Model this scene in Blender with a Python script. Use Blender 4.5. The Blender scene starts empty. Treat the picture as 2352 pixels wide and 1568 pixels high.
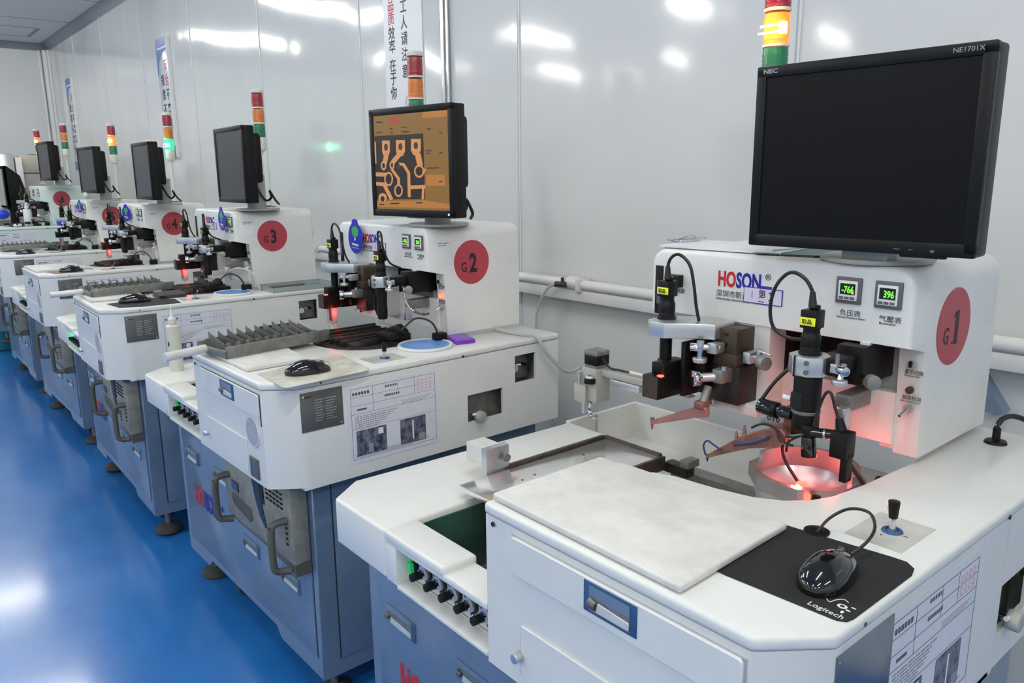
import bpy, bmesh, math, random
from mathutils import Vector, Matrix, Euler
random.seed(4)
PI = math.pi
D = bpy.data
C = bpy.context.scene.collection
scene = bpy.context.scene

# ------------------------------------------------------------------ camera
def set_camera():
    f, yaw, pitch, roll = 1.7867318, math.radians(39.84997), math.radians(12.07906), math.radians(-0.624)
    fw = Vector((-math.cos(pitch)*math.cos(yaw), math.cos(pitch)*math.sin(yaw), -math.sin(pitch)))
    r = fw.cross(Vector((0, 0, 1))).normalized(); u = r.cross(fw)
    r2 = math.cos(roll)*r + math.sin(roll)*u; u2 = -math.sin(roll)*r + math.cos(roll)*u
    cam = D.cameras.new('camera'); o = D.objects.new('camera', cam); C.objects.link(o)
    cam.sensor_fit = 'HORIZONTAL'; cam.sensor_width = 36; cam.lens = f*1000/2352*36
    cam.clip_start = .02
    m = Matrix((r2, u2, -fw)).transposed().to_4x4(); m.translation = Vector((1.5622, -.908, 1.5235))
    o.matrix_world = m
    scene.camera = o
set_camera()
# ------------------------------------------------------------------ world + exposure
w = D.worlds.new('world'); scene.world = w; w.use_nodes = True
w.node_tree.nodes['Background'].inputs[0].default_value = (1, 1, .98, 1)
w.node_tree.nodes['Background'].inputs[1].default_value = .25
vs = scene.view_settings
scene.display_settings.display_device = 'sRGB'
vs.view_transform = 'Standard'; vs.look = 'None'; vs.gamma = 1; vs.use_curve_mapping = False
vs.exposure = 0.0
TUBE = 106.0          # emission of the ceiling tubes
scene.cycles.max_bounces = 6; scene.cycles.diffuse_bounces = 3; scene.cycles.glossy_bounces = 3; scene.cycles.adaptive_threshold = .03
scene.cycles.transmission_bounces = 4; scene.cycles.sample_clamp_indirect = 6
scene.cycles.caustics_reflective = False; scene.cycles.caustics_refractive = False
scene.cycles.use_denoising = True

# ------------------------------------------------------------------ materials
def srgb(r, g, b):
    f = lambda c: (c/255/12.92 if c/255 <= .04045 else ((c/255+.055)/1.055)**2.4)
    return (f(r), f(g), f(b), 1)
MAT = {}
def mat(name, col, rough=.5, metal=0, noise=0, nscale=8, emit=None, estr=0, alpha=1, bump=0, bscale=60, trans=0, coat=0, col2=None, spec=.5, ior=1.45):
    m = D.materials.new(name); m.use_nodes = True; nt = m.node_tree; b = nt.nodes['Principled BSDF']
    b.inputs['Base Color'].default_value = col; b.inputs['Roughness'].default_value = rough
    b.inputs['Metallic'].default_value = metal; b.inputs['Specular IOR Level'].default_value = spec
    b.inputs['Coat Weight'].default_value = coat; b.inputs['Coat Roughness'].default_value = .06
    b.inputs['Transmission Weight'].default_value = trans; b.inputs['IOR'].default_value = ior
    if alpha < 1: b.inputs['Alpha'].default_value = alpha
    if emit: b.inputs['Emission Color'].default_value = emit; b.inputs['Emission Strength'].default_value = estr
    tc = None
    if noise or bump:
        tc = nt.nodes.new('ShaderNodeTexCoord')
    if noise:
        n = nt.nodes.new('ShaderNodeTexNoise'); n.inputs['Scale'].default_value = nscale; n.inputs['Detail'].default_value = 5
        n.inputs['Roughness'].default_value = .65
        nt.links.new(tc.outputs['Object'], n.inputs['Vector'])
        cr = nt.nodes.new('ShaderNodeValToRGB')
        c2 = col2 or tuple(c*(1-noise) for c in col[:3])+(1,)
        cr.color_ramp.elements[0].position = .35; cr.color_ramp.elements[1].position = .62
        cr.color_ramp.elements[0].color = c2; cr.color_ramp.elements[1].color = col
        nt.links.new(n.outputs['Fac'], cr.inputs['Fac']); nt.links.new(cr.outputs['Color'], b.inputs['Base Color'])
    if bump:
        n2 = nt.nodes.new('ShaderNodeTexNoise'); n2.inputs['Scale'].default_value = bscale
        nt.links.new(tc.outputs['Object'], n2.inputs['Vector'])
        bp = nt.nodes.new('ShaderNodeBump'); bp.inputs['Strength'].default_value = bump; bp.inputs['Distance'].default_value = .002
        nt.links.new(n2.outputs['Fac'], bp.inputs['Height']); nt.links.new(bp.outputs['Normal'], b.inputs['Normal'])
    MAT[name] = m
    return m
M = MAT
mat('shell_white', (.78, .78, .745, 1), .32, noise=.05, nscale=6)
mat('shell_mint', (.66, .78, .73, 1), .35, noise=.05, nscale=6)
mat('foam_white', (.74, .73, .69, 1), .6, noise=.16, nscale=14, bump=.15, bscale=90)
mat('cabinet_blue', (.155, .22, .32, 1), .24, noise=.12, nscale=4, spec=.9, coat=.35)
mat('groove_dark', (.02, .025, .03, 1), .6)
mat('black_plastic', (.007, .007, .007, 1), .4, spec=.25)
mat('black_gloss', (.006, .006, .007, 1), .08, coat=.6)
mat('black_matte', (.02, .02, .021, 1), .7, noise=.3, nscale=40)
mat('screen_dark', (.004, .004, .004, 1), .3, spec=.2)
mat('screen_grey', (.035, .031, .031, 1), .35, spec=.35)
mat('aluminium', (.66, .67, .68, 1), .33, metal=.85, noise=.12, nscale=20)
mat('aluminium_bright', (.90, .89, .86, 1), .14, metal=.8, noise=.08, nscale=9)
mat('aluminium_soft', (.78, .77, .73, 1), .4, metal=.3, noise=.1, nscale=20)
mat('led_soft', (.9, .2, .1, 1), .3, emit=(1, .12, .05, 1), estr=3)
mat('note_lilac', (.72, .66, .78, 1), .5)
mat('aluminium_dull', (.30, .30, .28, 1), .5, metal=.6, noise=.3, nscale=30)
mat('chrome', (.75, .75, .75, 1), .12, metal=1)
mat('brown_steel', (.075, .055, .038, 1), .45, metal=.4, noise=.3, nscale=30)
mat('dark_steel', (.05, .042, .038, 1), .4, metal=.6, noise=.3, nscale=30)
mat('rail_brown', (.10, .078, .07, 1), .5, metal=.4, noise=.4, nscale=40)
mat('arm_bronze', (.34, .17, .13, 1), .4, metal=.5, noise=.4, nscale=40)
mat('arm_red', (.50, .22, .20, 1), .4, metal=.4, noise=.3, nscale=40)
mat('dark_inside', (.006, .006, .007, 1), .8)
mat('green_dark', (.025, .085, .06, 1), .7, noise=.5, nscale=10)
mat('green_button', (.02, .42, .14, 1), .3, emit=(.02, .6, .15, 1), estr=.25)
mat('green_button_lit', (.02, .5, .2, 1), .3, emit=(.05, 1, .3, 1), estr=2.5)
mat('handle_blue', (.03, .09, .2, 1), .4)
mat('yellow_label', (.85, .88, .03, 1), .5)
mat('red_sticker', (.47, .055, .075, 1), .38, noise=.15, nscale=9)
mat('ink_dark', (.02, .012, .02, 1), .5)
mat('ink_grey', (.10, .10, .11, 1), .5)
mat('ink_faint', (.30, .31, .34, 1), .5)
mat('ink_red', (.60, .05, .07, 1), .5)
mat('ink_pink', (.65, .32, .36, 1), .5)
mat('ink_blue', (.03, .03, .33, 1), .5)
mat('ink_white', (.8, .8, .8, 1), .5)
mat('logo_red', (.55, .02, .02, 1), .4)
mat('logo_blue', (.02, .02, .30, 1), .4)
mat('paper', (.74, .75, .80, 1), .45, noise=.05, nscale=9)
mat('paper_white', (.80, .81, .83, 1), .3)
mat('photo_dark', (.03, .03, .05, 1), .35, noise=.8, nscale=45, col2=(.22, .24, .32, 1))
mat('nameplate_grey', (.16, .16, .155, 1), .4, metal=.5, noise=.2, nscale=12)
mat('mirror_plate', (.35, .37, .40, 1), .25, metal=.9, noise=.3, nscale=5)
mat('ivory', (.74, .72, .62, 1), .4)
mat('lens_red', (.30, .015, .03, 1), .25, coat=.3)
mat('lens_amber', (.62, .18, .03, 1), .25, coat=.3)
mat('lens_green', (.01, .16, .07, 1), .25, coat=.3)
mat('lens_amber_lit', (.8, .25, .03, 1), .25, emit=(1, .25, .03, 1), estr=.9)
mat('lens_green_lit', (.02, .4, .2, 1), .25, emit=(.02, .8, .30, 1), estr=1.0)
mat('bulb_amber', (1, .8, .3, 1), .3, emit=(1, .72, .25, 1), estr=9)
mat('bulb_green', (.6, 1, .8, 1), .3, emit=(.5, 1, .7, 1), estr=9)
mat('lcd_dark', (.01, .02, .008, 1), .2)
mat('lcd_green', (.1, .7, .05, 1), .3, emit=(.25, .95, .05, 1), estr=.9)
mat('lcd_orange', (.7, .3, .05, 1), .3, emit=(1, .35, .05, 1), estr=.8)
mat('bezel_grey', (.12, .12, .125, 1), .45)
mat('led_red', (.9, .05, .02, 1), .3, emit=(1, .05, .03, 1), estr=7)
mat('led_orange', (1, .3, .05, 1), .3, emit=(1, .35, .05, 1), estr=10)
mat('led_blue', (.1, .2, 1, 1), .3, emit=(.1, .25, 1, 1), estr=6)
mat('badge_blue', (.012, .02, .42, 1), .3)
mat('badge_green', (.06, .36, .10, 1), .4)
mat('purple_plastic', (.20, .035, .48, 1), .25)
mat('film_blue', (.13, .32, .72, 1), .25)
mat('cable_black', (.012, .011, .011, 1), .45)
mat('cable_blue', (.03, .04, .16, 1), .4)
mat('cable_clear', (.62, .63, .61, 1), .3, alpha=.75)
mat('bottle_clear', (.74, .73, .62, 1), .35, alpha=.82)
mat('bottle_white', (.80, .82, .83, 1), .35)
mat('acrylic', (.42, .48, .49, 1), .1, alpha=.6)
mat('mat_stained', (.46, .44, .35, 1), .6, noise=.5, nscale=14, col2=(.68, .67, .60, 1))
mat('mat_black', (.014, .014, .015, 1), .75, noise=.3, nscale=30)
mat('mat_brown', (.27, .21, .20, 1), .7)
mat('plate_clear', (.60, .59, .54, 1), .3, noise=.2, nscale=18)
mat('cover_grey', (.40, .40, .37, 1), .4)
mat('rubber_dark', (.05, .05, .045, 1), .7)
mat('tray_beige', (.33, .315, .265, 1), .5, noise=.4, nscale=11)
mat('tray_handle', (.105, .10, .085, 1), .5)
mat('tray_teal', (.008, .035, .07, 1), .5)
mat('bin_blue', (.02, .05, .6, 1), .4)
mat('poster_blue', (.05, .14, .42, 1), .3)
mat('poster_white', (.62, .68, .72, 1), .2)
mat('beige_box', (.42, .42, .38, 1), .5)
mat('clip_green', (.03, .16, .11, 1), .4)
mat('fin_grey', (.27, .27, .25, 1), .5, metal=.5, noise=.3, nscale=30)
mat('fin_floor', (.05, .05, .045, 1), .6)
mat('magazine_dark', (.055, .045, .042, 1), .45, metal=.3, noise=.4, nscale=30)
mat('teal_bin', (.02, .22, .28, 1), .4)
mat('tube_emit', (1, 1, 1, 1), .3, emit=(1, .995, .93, 1), estr=TUBE)
mat('lamp_body', (.8, .8, .8, 1), .4)
mat('ceiling_white', (.66, .67, .69, 1), .5)
mat('cove_grey', (.24, .26, .28, 1), .5)
mat('pipe_white', (.76, .75, .72, 1), .3)
mat('trim_white', (.72, .72, .71, 1), .3)
mat('seam_grey', (.42, .44, .47, 1), .4)

def wall_mat():
    m = D.materials.new('wall_panel'); m.use_nodes = True; nt = m.node_tree; b = nt.nodes['Principled BSDF']
    b.inputs['Base Color'].default_value = (.70, .71, .70, 1)
    b.inputs['Roughness'].default_value = .10
    b.inputs['Specular IOR Level'].default_value = .75
    tc = nt.nodes.new('ShaderNodeTexCoord'); mp = nt.nodes.new('ShaderNodeMapping')
    mp.inputs['Scale'].default_value = (1.5, 1, .45)
    nt.links.new(tc.outputs['Object'], mp.inputs['Vector'])
    n = nt.nodes.new('ShaderNodeTexNoise'); n.inputs['Scale'].default_value = 1.3; n.inputs['Detail'].default_value = 1.5
    nt.links.new(mp.outputs['Vector'], n.inputs['Vector'])
    bp = nt.nodes.new('ShaderNodeBump'); bp.inputs['Strength'].default_value = .55; bp.inputs['Distance'].default_value = .03
    nt.links.new(n.outputs['Fac'], bp.inputs['Height']); nt.links.new(bp.outputs['Normal'], b.inputs['Normal'])
    MAT['wall_panel'] = m
wall_mat()
def floor_mat():
    m = D.materials.new('floor_epoxy'); m.use_nodes = True; nt = m.node_tree; b = nt.nodes['Principled BSDF']
    b.inputs['Roughness'].default_value = .22; b.inputs['Coat Weight'].default_value = .5; b.inputs['Coat Roughness'].default_value = .12
    tc = nt.nodes.new('ShaderNodeTexCoord')
    n = nt.nodes.new('ShaderNodeTexNoise'); n.inputs['Scale'].default_value = 3; n.inputs['Detail'].default_value = 6
    nt.links.new(tc.outputs['Object'], n.inputs['Vector'])
    cr = nt.nodes.new('ShaderNodeValToRGB')
    cr.color_ramp.elements[0].position = .3; cr.color_ramp.elements[1].position = .7
    cr.color_ramp.elements[0].color = (.018, .15, .46, 1); cr.color_ramp.elements[1].color = (.026, .185, .54, 1)
    nt.links.new(n.outputs['Fac'], cr.inputs['Fac']); nt.links.new(cr.outputs['Color'], b.inputs['Base Color'])
    n2 = nt.nodes.new('ShaderNodeTexNoise'); n2.inputs['Scale'].default_value = 5
    nt.links.new(tc.outputs['Object'], n2.inputs['Vector'])
    bp = nt.nodes.new('ShaderNodeBump'); bp.inputs['Strength'].default_value = .15; bp.inputs['Distance'].default_value = .01
    nt.links.new(n2.outputs['Fac'], bp.inputs['Height']); nt.links.new(bp.outputs['Normal'], b.inputs['Normal'])
    MAT['floor_epoxy'] = m
floor_mat()

# ------------------------------------------------------------------ mesh helpers
class MB:
    """collects shapes, one mesh; each shape may carry a material name"""
    def __init__(s): s.bm = bmesh.new(); s.mats = []
    def _mi(s, m):
        if m is None: return 0
        if m not in s.mats: s.mats.append(m)
        return s.mats.index(m)
    def _join(s, t, m, mx=None, bevel=0, seg=2, ang=30):
        if bevel:
            es = [e for e in t.edges if len(e.link_faces) == 2 and e.calc_face_angle(0) > math.radians(ang)]
            bmesh.ops.bevel(t, geom=es, offset=bevel, segments=seg, profile=.5, affect='EDGES', clamp_overlap=True)
        if mx is not None: t.transform(mx)
        mi = s._mi(m)
        for f in t.faces: f.material_index = mi
        me = D.meshes.new('tmp'); t.to_mesh(me); t.free(); s.bm.from_mesh(me); D.meshes.remove(me)
        return s
    def box(s, x0, x1, y0, y1, z0, z1, m=None, b=0, seg=2, rz=0, rx=0, ry=0):
        t = bmesh.new(); bmesh.ops.create_cube(t, size=1)
        sx, sy, sz = abs(x1-x0), abs(y1-y0), abs(z1-z0)
        bmesh.ops.scale(t, vec=(sx, sy, sz), verts=t.verts)
        mx = Matrix.Translation(((x0+x1)/2, (y0+y1)/2, (z0+z1)/2)) @ Euler((rx, ry, rz)).to_matrix().to_4x4()
        return s._join(t, m, mx, min(b, .49*min(sx, sy, sz)) if b else 0, seg)
    def cyl(s, p, q, r0, r1=None, m=None, n=20, b=0, caps=True):
        p, q = Vector(p), Vector(q); d = q-p; L = d.length; r1 = r0 if r1 is None else r1
        t = bmesh.new(); bmesh.ops.create_cone(t, cap_ends=caps, segments=n, radius1=r0, radius2=r1, depth=L)
        mx = Matrix.Translation((p+q)/2) @ d.to_track_quat('Z', 'Y').to_matrix().to_4x4()
        return s._join(t, m, mx, b, 2, 50)
    def sph(s, p, r, m=None, sc=(1, 1, 1), n=16):
        t = bmesh.new(); bmesh.ops.create_uvsphere(t, u_segments=n, v_segments=n//2+2, radius=r)
        bmesh.ops.scale(t, vec=sc, verts=t.verts)
        return s._join(t, m, Matrix.Translation(p))
    def prism(s, pts, a, b, axis='z', m=None, bev=0, seg=2, ang=30):
        """extrude a 2D polygon from a to b along axis; polygon is given in the two other axes (in xyz order)"""
        t = bmesh.new()
        def P(u, v, h): return (u, v, h) if axis == 'z' else ((u, h, v) if axis == 'y' else (h, u, v))
        v0 = [t.verts.new(P(u, v, a)) for u, v in pts]; v1 = [t.verts.new(P(u, v, b)) for u, v in pts]
        n = len(pts); t.faces.new(v0[::-1]); t.faces.new(v1)
        for i in range(n): t.faces.new((v0[i], v0[(i+1) % n], v1[(i+1) % n], v1[i]))
        bmesh.ops.recalc_face_normals(t, faces=t.faces)
        return s._join(t, m, None, bev, seg, ang)
    def lathe(s, prof, c=(0, 0, 0), m=None, n=28, mx=None):
        t = bmesh.new(); rings = []
        for r, z in prof:
            rings.append([t.verts.new((max(r, 1e-5)*math.cos(2*PI*i/n), max(r, 1e-5)*math.sin(2*PI*i/n), z)) for i in range(n)])
        for a, b in zip(rings, rings[1:]):
            for i in range(n): t.faces.new((a[i], a[(i+1) % n], b[(i+1) % n], b[i]))
        bmesh.ops.remove_doubles(t, verts=t.verts, dist=2e-5)
        bmesh.ops.recalc_face_normals(t, faces=t.faces)
        T = Matrix.Translation(c)
        return s._join(t, m, T @ mx if mx else T)
    def tube(s, pts, r, m=None, n=8, smooth=6):
        P = [Vector(p) for p in pts]
        if smooth and len(P) > 2:
            Q = []
            for i in range(len(P)-1):
                p0, p1, p2, p3 = P[max(i-1, 0)], P[i], P[i+1], P[min(i+2, len(P)-1)]
                for k in range(smooth):
                    t_ = k/smooth
                    Q.append(.5*((2*p1)+(p2-p0)*t_+(2*p0-5*p1+4*p2-p3)*t_**2+(3*p1-p0-3*p2+p3)*t_**3))
            Q.append(P[-1]); P = Q
        t = bmesh.new(); rings = []; up = Vector((.13, .31, .94))
        for i, p in enumerate(P):
            d = (P[min(i+1, len(P)-1)]-P[max(i-1, 0)]).normalized()
            a = d.cross(up)
            if a.length < .05: a = d.cross(Vector((1, 0, 0)))
            a.normalize(); b = d.cross(a)
            rr = r if not isinstance(r, (list, tuple)) else r[0]+(r[1]-r[0])*i/(len(P)-1)
            rings.append([t.verts.new(p+rr*(math.cos(2*PI*k/n)*a+math.sin(2*PI*k/n)*b)) for k in range(n)])
        for x, y in zip(rings, rings[1:]):
            for i in range(n): t.faces.new((x[i], x[(i+1) % n], y[(i+1) % n], y[i]))
        t.faces.new(rings[0][::-1]); t.faces.new(rings[-1])
        bmesh.ops.recalc_face_normals(t, faces=t.faces)
        return s._join(t, m)
    def mesh(s, name):
        me = D.meshes.new(name); s.bm.to_mesh(me); s.bm.free()
        for k in s.mats: me.materials.append(MAT[k])
        for p in me.polygons: p.use_smooth = True
        me.set_sharp_from_angle(angle=math.radians(38))
        return me

CACHE = {}
def obj(name, build, parent=None, material=None, key=None, loc=None, rot=None, label=None):
    """link one mesh object; build is a function returning MB (cached by key)"""
    k = (key or name, material) if key else None
    if k and k in CACHE: me = CACHE[k]
    else:
        b = build() if callable(build) else build
        if not b.mats: b.mats = [material or 'shell_white']
        me = b.mesh(name)
        if k: CACHE[k] = me
    o = D.objects.new(name, me); C.objects.link(o)
    if parent: o.parent = parent
    if loc: o.location = loc
    if rot: o.rotation_euler = rot
    if label: o['label'] = label
    return o
def thing(name, label, cat, loc=(0, 0, 0), rz=0, group=None):
    o = D.objects.new(name, None); C.objects.link(o); o.location = loc; o.rotation_euler = (0, 0, rz)
    o.empty_display_size = .1
    return tag(o, label, cat, group)
def tag(o, label, cat, group=None, kind=None):
    if label: o['label'] = label
    if cat: o['category'] = cat
    if group: o['group'] = group
    if kind: o['kind'] = kind
    return o
def structure(name, b, material=None):
    o = obj(name, b, None, material); o['kind'] = 'structure'; return o

TXT = {}
def text_mb(items, face='front'):
    """items: (string, u, v, h, material, sx) ; returns MB with text laid on a plane; u,v = left/bottom"""
    mb = MB()
    for it in items:
        s, u, v, h, m = it[:5]; sx = it[5] if len(it) > 5 else 1; wt = it[6] if len(it) > 6 else 0
        key = (s, wt)
        if key not in TXT:
            cu = D.curves.new('t', 'FONT'); cu.body = s; cu.size = 1; cu.extrude = .012; cu.offset = wt; cu.resolution_u = 3
            ob = D.objects.new('t', cu); C.objects.link(ob)
            bpy.context.view_layer.update()
            dg = bpy.context.evaluated_depsgraph_get()
            me = D.meshes.new_from_object(ob.evaluated_get(dg)); TXT[key] = me
            D.objects.remove(ob)
        t = bmesh.new(); t.from_mesh(TXT[key])
        if not t.verts: t.free(); continue
        S_ = Matrix.Diagonal((h*1.38*sx, h*1.38, .03, 1))
        t.transform(Matrix.Translation((u, v, 0)) @ S_)
        mb._join(t, m)
    return mb
RF = Euler((PI/2, 0, 0)).to_matrix().to_4x4()          # reads on a face that looks to -y
RS = Euler((PI/2, 0, PI/2)).to_matrix().to_4x4()       # reads on a face that looks to +x
def place_on(mb, face, d):
    R = RF if face == 'front' else RS
    off = Matrix.Translation((0, d, 0)) if face == 'front' else Matrix.Translation((d, 0, 0))
    mb.bm.transform(off @ R)
    return mb

# ------------------------------------------------------------------ the room
YW = 1.324; XF = -10.42; ZC = 3.23
def room():
    structure('floor', MB().box(XF-.1, 5.2, -7.2, YW+.1, -.06, 0), 'floor_epoxy')
    b = MB()
    b.box(XF-.06, 5.2, YW, YW+.06, 0, ZC+.2)
    structure('wall_back', b, 'wall_panel')
    structure('wall_left', MB().box(XF-.06, XF, -7.2, YW, 0, ZC+.2), 'wall_panel')
    structure('wall_right', MB().box(5.1, 5.16, -7.2, YW, 0, ZC+.2), 'wall_panel')
    structure('wall_front', MB().box(XF, 5.2, -7.2, -7.14, 0, ZC+.2), 'wall_panel')
    structure('ceiling', MB().box(XF, 5.2, -7.2, YW, ZC, ZC+.06), 'ceiling_white')
    # seams between the sheet metal wall panels
    for i, x in enumerate((-9.0, -7.72, -6.34, -5.03, -3.70, -2.37, -1.05, .23, 1.52, 2.84)):
        b = MB().box(x-.004, x+.004, YW-.003, YW+.01, 0, ZC, 'seam_grey')
        b.box(x+.004, x+.012, YW-.005, YW+.01, 0, ZC, 'trim_white')
        structure('trim_%d' % (i+1), b)
    # ceiling panel seams, access panel and corner coves
    b = MB()
    for x in (-8.64, -7.3, -5.9, -4.6): b.box(x-.004, x+.004, -7, YW-.09, ZC-.003, ZC+.01)
    for x0, x1, y0, y1 in ((-9.90, -9.885, -.2, 1.02), (-9.23, -9.215, -.2, 1.02), (-9.9, -9.22, 1.02, 1.06)):
        b.box(x0, x1, y0, y1, ZC-.003, ZC+.01)
    structure('trim_11', b, 'cove_grey')
    cove = [(YW, ZC), (YW, ZC-.085)]+[(YW-.085+.085*math.cos(a), ZC-.085+.085*math.sin(a)) for a in []]
    def cove_pts(sx):
        pts = [(0, 0), (0, -.085)]
        for k in range(1, 8):
            a = PI/2*k/8; pts.append((sx*(.085-.085*math.cos(a)), -.085+.085*math.sin(a)))
        pts.append((sx*.085, 0)); return pts
    structure('trim_12', MB().prism([(YW+u, ZC+v) for u, v in cove_pts(-1)], XF, 5.1, 'x'), 'cove_grey')
    structure('trim_13', MB().prism([(XF+u, ZC+v) for u, v in cove_pts(1)], -7.1, YW, 'y'), 'cove_grey')
    b = MB().cyl((XF+.035, YW-.035, 0), (XF+.035, YW-.035, ZC-.08), .04)
    b.cyl((XF+.10, YW-.01, 0), (XF+.10, YW-.01, ZC-.08), .02).cyl((XF+.01, YW-.10, 0), (XF+.01, YW-.10, ZC-.08), .02)
    structure('trim_14', b, 'trim_white')
room()

def wall_services():
    t = thing('air_pipe', 'long white air pipe running above a white trunking along the back wall', 'pipe', (0, YW-.002, 1.1))
    obj('pipe', MB().cyl((XF+.1, -.045, -.008), (5.0, -.045, -.008), .021, n=16), t, 'pipe_white')
    obj('trunking', MB().box(XF+.1, 5.0, -.055, 0, -.075, -.028, b=.004), t, 'trim_white')
    for x in (-7.3, -5.0, -2.9, -.62, 1.6):
        obj('pipe_clip', MB().box(x-.012, x+.012, -.072, 0, -.034, .018, b=.004), t, 'trim_white')
    t = thing('hose_fitting', 'brass tee fitting with a clear hose drooping off the white pipe', 'fitting', (-.66, YW-.045, 1.095))
    obj('tee', MB().cyl((-.03, 0, 0), (.03, 0, 0), .028, n=16), t, 'trim_white')
    obj('valve', MB().cyl((-.02, -.03, -.004), (-.075, -.035, -.006), .011, n=12).cyl((-.04, -.03, 0), (-.04, -.03, .022), .007), t, 'brown_steel')
    obj('hose', MB().tube([(-.075, -.035, -.006), (-.12, -.04, -.03), (-.17, -.04, -.10), (-.19, -.04, -.2), (-.18, -.03, -.34), (-.10, -.02, -.6)], .006), t, 'cable_clear')
    t = tag(obj('conduit', MB().cyl((-1.565, YW-.02, 1.12), (-1.565, YW-.02, ZC), .011, n=12).cyl((-1.535, YW-.016, 1.12), (-1.535, YW-.016, ZC), .007, m=None, n=12)
        .box(-1.60, -1.50, YW-.03, YW, 1.80, 1.815), None, 'chrome'), 'thin chrome conduit running up the wall right of the paper banner', 'conduit')
    t = tag(obj('wall_bracket', MB().prism([(.845, .905), (.905, .915), (.845, 1.0)], YW-.05, YW-.001, 'y'), None, 'cabinet_blue'),
        'small grey triangular bracket on the wall behind the nearest machine head', 'bracket')
wall_services()

def posters():
    # paper banner with two columns of writing
    x0, x1, z0, z1 = -2.105, -1.755, 1.85, 2.72
    t = thing('wall_banner', 'white paper banner with red and black vertical writing behind the second machine', 'banner', (0, 0, 0))
    obj('sheet', MB().box(x0, x1, YW-.006, YW-.001, z0, z1, 'paper_white'), t)
    it = []; it2 = []
    for ch, z in zip('产品质效率在于你', (2.44, 2.37, 2.305, 2.235, 2.17, 2.08, 2.015, 1.945)):
        it.append((ch, -2.062, z-.028, .050, 'ink_red' if z > 2.3 else 'ink_dark', .9, .012))
    for ch, z in zip('级工人请注意', (2.41, 2.345, 2.27, 2.195, 2.12, 2.04)):
        it2.append((ch, -1.945, z-.028, .050, 'ink_dark', .9, .012))
    obj('lettering', place_on(text_mb(it), 'front', YW-.0062), t)
    obj('lettering', place_on(text_mb(it2), 'front', YW-.0062), t)
    obj('round_stamp', place_on(text_mb([('◎', -1.93, 1.865, .05, 'ink_pink')]), 'front', YW-.0062), t)
    for nm, lab, xa, xb, za, zb in (('wall_poster', 'blue and white poster strip on the wall behind the fourth tower lamp', -5.84, -5.54, 1.70, 2.69),
                                    ('wall_poster', 'farthest blue and white poster strip, next to the room corner', -9.50, -9.20, 1.64, 2.71)):
        t = thing(nm, lab, 'poster')
        obj('board', MB().box(xa, xb, YW-.022, YW-.002, za, zb, b=.002), t, 'poster_white')
        obj('frame', MB().box(xb, xb+.018, YW-.03, YW-.001, za, zb), t, 'ink_white')
        b = MB().prism([(xa, zb), (xa, zb-.30), (xa+.06, zb-.19), (xa+.16, zb-.12), (xb, zb-.10), (xb, zb)], YW-.0235, YW-.022, 'y', 'poster_blue')
        b.box(xa+.03, xb, YW-.025, YW-.0235, zb-.09, zb-.075, 'ink_white')
        b.box(xa, xb, YW-.0235, YW-.022, za, za+.10, 'poster_blue')
        obj('header', b, t)
        it = []
        for i, ch in enumerate('安全不离口'): it.append((ch, xb-.13, zb-.26-.12*i, .075, 'ink_red' if i < 2 else 'ink_dark', .9, .01))
        for i, ch in enumerate('规章不离手'): it.append((ch, xa+.06, zb-.38-.12*i, .075, 'ink_dark', .9, .01))
        obj('lettering', place_on(text_mb(it), 'front', YW-.0225), t)
posters()

def ceiling_lamps():
    n = 0
    for x in (-8.4, -6.03, -3.65, -1.3, 1.1, 2.3, 3.4):
        for y in ((-.42, -3.2, -6.0) if x != 2.3 else (-1.8, -4.6)):  # the staggered row is an added fill light, unseen, brightening the right end
            t = thing('ceiling_lamp', None, 'ceiling lamp', (x, y, ZC), 0, 'tube lamps on the ceiling')
            t['label'] = 'long white fluorescent tube lamp mounted on the ceiling'
            obj('housing', lambda: MB().box(-.05, .05, -.62, .62, -.035, 0, b=.006), t, 'lamp_body', 'lamp_housing')
            obj('tube', lambda: MB().box(-.02, .02, -.6, .6, -.06, -.036, b=.008), t, 'tube_emit', 'lamp_tube')
ceiling_lamps()

# ------------------------------------------------------------------ die bonding machine (local frame: front y=0, head right side x=0)
DECK = [(-.379, 0), (.115, 0), (.175, .077), (.175, .994), (-.02, .994), (-.012, .68), (-.020, .52), (-.029, .44), (-.046, .395),
        (-.072, .365), (-.11, .342), (-.17, .327), (-.25, .318), (-.285, .305), (-.31, .275), (-.379, .268)]
def poly_inset(pts, d):
    n = len(pts); out = []
    for i in range(n):
        p0, p, p1 = Vector(pts[i-1]), Vector(pts[i]), Vector(pts[(i+1) % n])
        a = (p-p0).normalized(); b = (p1-p).normalized()
        na, nb = Vector((-a.y, a.x)), Vector((-b.y, b.x)); k = (na+nb)
        k = k/max(.3, k.length_squared)*2
        out.append(tuple(p+k*d))
    return out
def deck_mb(): return MB().prism(DECK, .996, 1.0155, 'z', None, .006, 3, 25)
def block_mb():
    b = MB()
    b.prism([(-.3765, .0025), (.1137, .0025), (.1725, .078), (.1725, .10), (.1635, .10), (.1635, .60), (-.0, .60), (-.05, .36), (-.28, .29), (-.3765, .255)], .73, .9955, 'z')
    # thin right side wall, left open around the square window and the small knob window
    def sl(y0, y1, z0, z1): b.box(.1635, .1725, y0, y1, z0, z1)
    sl(.0995, .615, .722, .9955); sl(.6145, .7535, .728, .791); sl(.6145, .7535, .876, .9955); sl(.753, .804, .728, .9955)
    sl(.8035, .8925, .728, .880); sl(.8035, .8925, .968, .9955); sl(.892, .992, .728, .9955)
    b.box(-.02, .1725, .983, .992, .728, .9955)
    b.box(-.0, .1636, .60, .983, .728, .735).box(-.012, -.004, .60, .992, .728, .9955)
    b.prism([(.1725, .0785), (.1725, .6), (.02, .6), (.02, .0785)], .722, .7301, 'z')
    return b
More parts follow.
